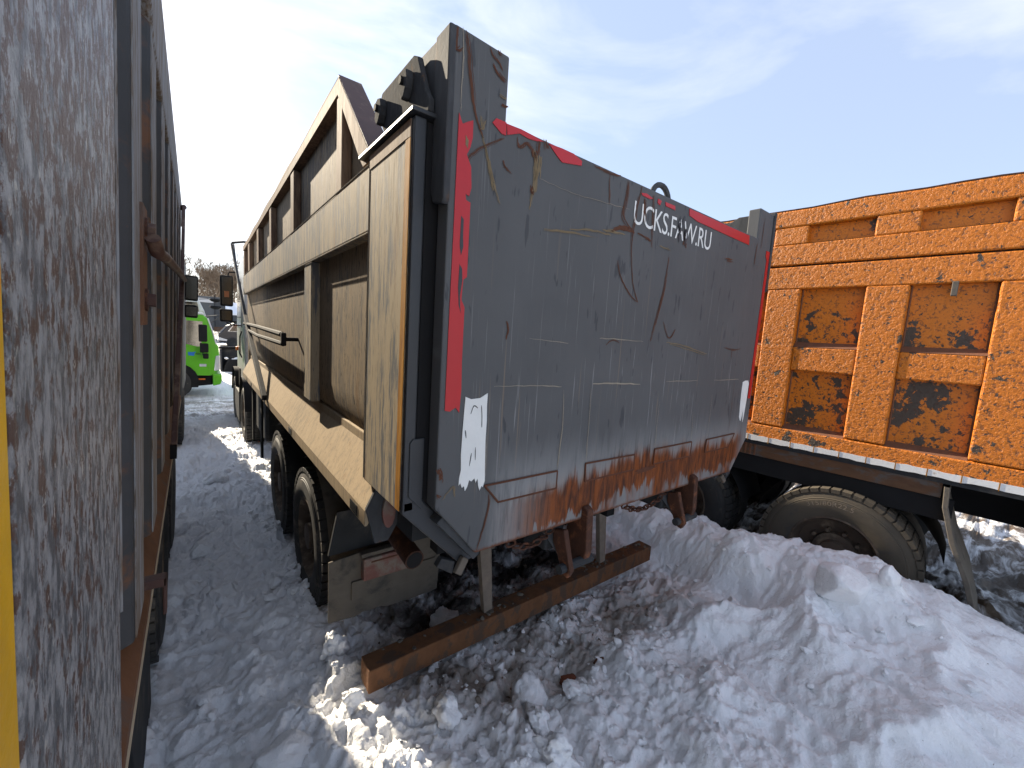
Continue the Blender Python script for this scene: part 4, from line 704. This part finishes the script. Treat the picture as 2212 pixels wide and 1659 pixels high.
# ================================================================== snow lumps and small litter
def chunk(name, label, x, y, s, seed, sq=(1, 1, .8), dz=0., mat='clean_snow', cat='snow', group='snow lumps lying on the yard', planes=9, rough=.16):
    r = np.random.default_rng(seed); bm = bmesh.new(); bmesh.ops.create_icosphere(bm, subdivisions=4, radius=1)
    pl = [(lambda d: d / np.linalg.norm(d))(r.normal(size=3)) for _ in range(planes)]; off = r.random(3) * 90
    for v in bm.verts:
        p = np.array(v.co[:])
        for d in pl:
            k = p @ d; lim = .68
            if k > lim: p = p - d * (k - lim) * .9
        n = mnoise.noise(Vector(p * 1.7 + off)) * rough * 1.5 + mnoise.noise(Vector(p * 4.5 + off)) * rough + mnoise.noise(Vector(p * 11 + off)) * rough * .5
        p = p * (1 + n); v.co = Vector((p[0] * sq[0] * s, p[1] * sq[1] * s, p[2] * sq[2] * s))
    me = bpy.data.meshes.new(name); bm.to_mesh(me); bm.free(); me.materials.append(MAT[mat]); me.polygons.foreach_set('use_smooth', [True] * len(me.polygons))
    o = bpy.data.objects.new(name, me); COL.objects.link(o); o.location = (x, y, gz(x, y) + s * sq[2] * .45 + dz); o.rotation_euler = (r.uniform(-.2, .2), r.uniform(-.2, .2), r.uniform(0, 6)); tag(o, label, cat, group)
chunk('snow_lump', 'largest pale snow block lying in front of the rusty bumper beam', 1.45, 1.52, .125, 1, (1.0, .9, .9)); chunk('snow_lump', 'pointed snow block nearest the left end of the rusty beam', .97, 1.62, .085, 2, (1, .9, 1.0)); chunk('snow_lump', 'small rounded snow ball below the brick fragment', 1.62, 1.37, .055, 3)
chunk('snow_lump', 'snow lump under the truck beside the near bumper leg', 1.32, 2.3, .10, 4, (1, 1, 1.1)); chunk('snow_lump', 'wide flat snow slab on the ridge before the orange truck wheel', 3.22, .62, .17, 5, (1.1, 1.0, .7), .0, planes=6, rough=.05); chunk('snow_lump', 'angular snow piece leaning on the dusty orange truck tyre', 3.38, .42, .065, 6, (1, .8, 1.2), -.01, planes=6, rough=.08)
chunk('snow_lump', 'sunlit spiky lump of snow at the foot of the grey truck rear tyre', .62, 2.36, .09, 7, (.8, .8, 1.2), rough=.3); chunk('snow_lump', 'sunlit upright snow spike near the bottom edge of the picture', .63, 1.42, .075, 8, (.8, .8, 1.3), rough=.3); chunk('snow_lump', 'sunlit snow tuft left of the rusty beam end', .60, 1.93, .05, 9, (1, 1, 1.2), rough=.3)
chunk('snow_lump', 'jagged snow pieces at the bottom centre below the dirty hollow', 1.28, 1.15, .085, 10, (1.2, .8, .9), rough=.28); chunk('snow_lump', 'ragged snow clump at the bottom edge right of centre', 1.42, .97, .08, 11, (1.1, .9, .9), rough=.28); chunk('snow_lump', 'cluster of snow crumbs left of the small rounded ball', 1.34, 1.33, .065, 12, (1.1, .9, .9), rough=.28)
chunk('snow_lump', 'dark topped snow lump in the middle of the lane', .12, 6.1, .10, 13, (1.2, 1, .8)); chunk('snow_lump', 'pale lump by the far lane edge under the left truck', .0, 4.3, .09, 14); chunk('snow_lump', 'translucent ice block in the lane before the second wheel', .44, 3.35, .05, 15, planes=5, rough=.05); chunk('snow_lump', 'snow lump behind the bumper beam near its left end', .95, 2.24, .08, 16, rough=.25); chunk('snow_lump', 'big rounded snow lump behind the beam between flap and leg', 1.15, 2.12, .085, 17, rough=.25); chunk('snow_lump', 'low snow lump under the exhaust behind the beam', .84, 2.2, .06, 18, rough=.25)
chunk('snow_lump', 'grimy snow cube standing on the bank right of the beam', 2.95, 1.12, .05, 19, (1, 1, 1.3), planes=5, rough=.1); chunk('snow_lump', 'flat snow plate in the lane at lower left', .16, 1.72, .13, 20, (1.2, 1, .45), planes=7, rough=.1); chunk('snow_lump', 'greyish snow slab in the lane at the lower left', .30, 1.90, .12, 21, (1, 1.2, .4), planes=7, rough=.1)
chunk('snow_lump', 'snow plate close to the left truck at the bottom left corner', .12, 1.48, .11, 22, (1.3, 1, .45), planes=7, rough=.1)
chunk('brick_fragment', 'broken red brick piece lying in the dirty snow behind the truck', 1.74, 1.50, .05, 30, (1.2, .8, .8), mat='brick', cat='brick', group=None, planes=6, rough=.12)
crumbs(130, lambda i: (lambda y, x: (x, y, gz(x, y) + random.uniform(0, .03)))(random.choice([3.26, 4.58]) + random.gauss(0, .17), random.uniform(.50, .635)), .015, .06, 2).build('packed_snow', 'clean_snow', smooth=True, kind='stuff')['label'] = 'broken snow packed against the rear wheels of the grey truck'
tw = MB().tube([(1.88, 1.44, gz(1.88, 1.44) + .012), (1.93, 1.46, gz(1.93, 1.46) + .02), (1.98, 1.45, gz(1.98, 1.45) + .014)], .007, 6).build('twig', 'rust_dark'); tag(tw, 'short dark twig on the snow right of the brick piece', 'twig')
def cpos(i):
    r = rng.random()
    if r < .40: x, y = rng.uniform(.75, 2.3), rng.uniform(.95, 2.4)
    elif r < .75: x, y = rng.uniform(-.08, .7), 1.1 + 7 * rng.random() ** 1.8
    else: x, y = rng.uniform(1.6, 3.6), rng.uniform(0, 2.2)
    return x, y, gz(x, y) + .004
crumbs(520, cpos, .007, .042, 2).build('snow_crumbs', 'clean_snow', smooth=True, kind='stuff')['label'] = 'loose snow crumbs scattered over the trodden snow'
crumbs(150, lambda i: (lambda x, y: (x, y, gz(x, y) + .003))(rng.uniform(.9, 2.7), rng.uniform(1.5, 3.4)), .006, .022, 1).build('mud_crumbs', 'mud', smooth=True, kind='stuff')['label'] = 'dark dirt crumbs on the snow under the tail of the grey truck'
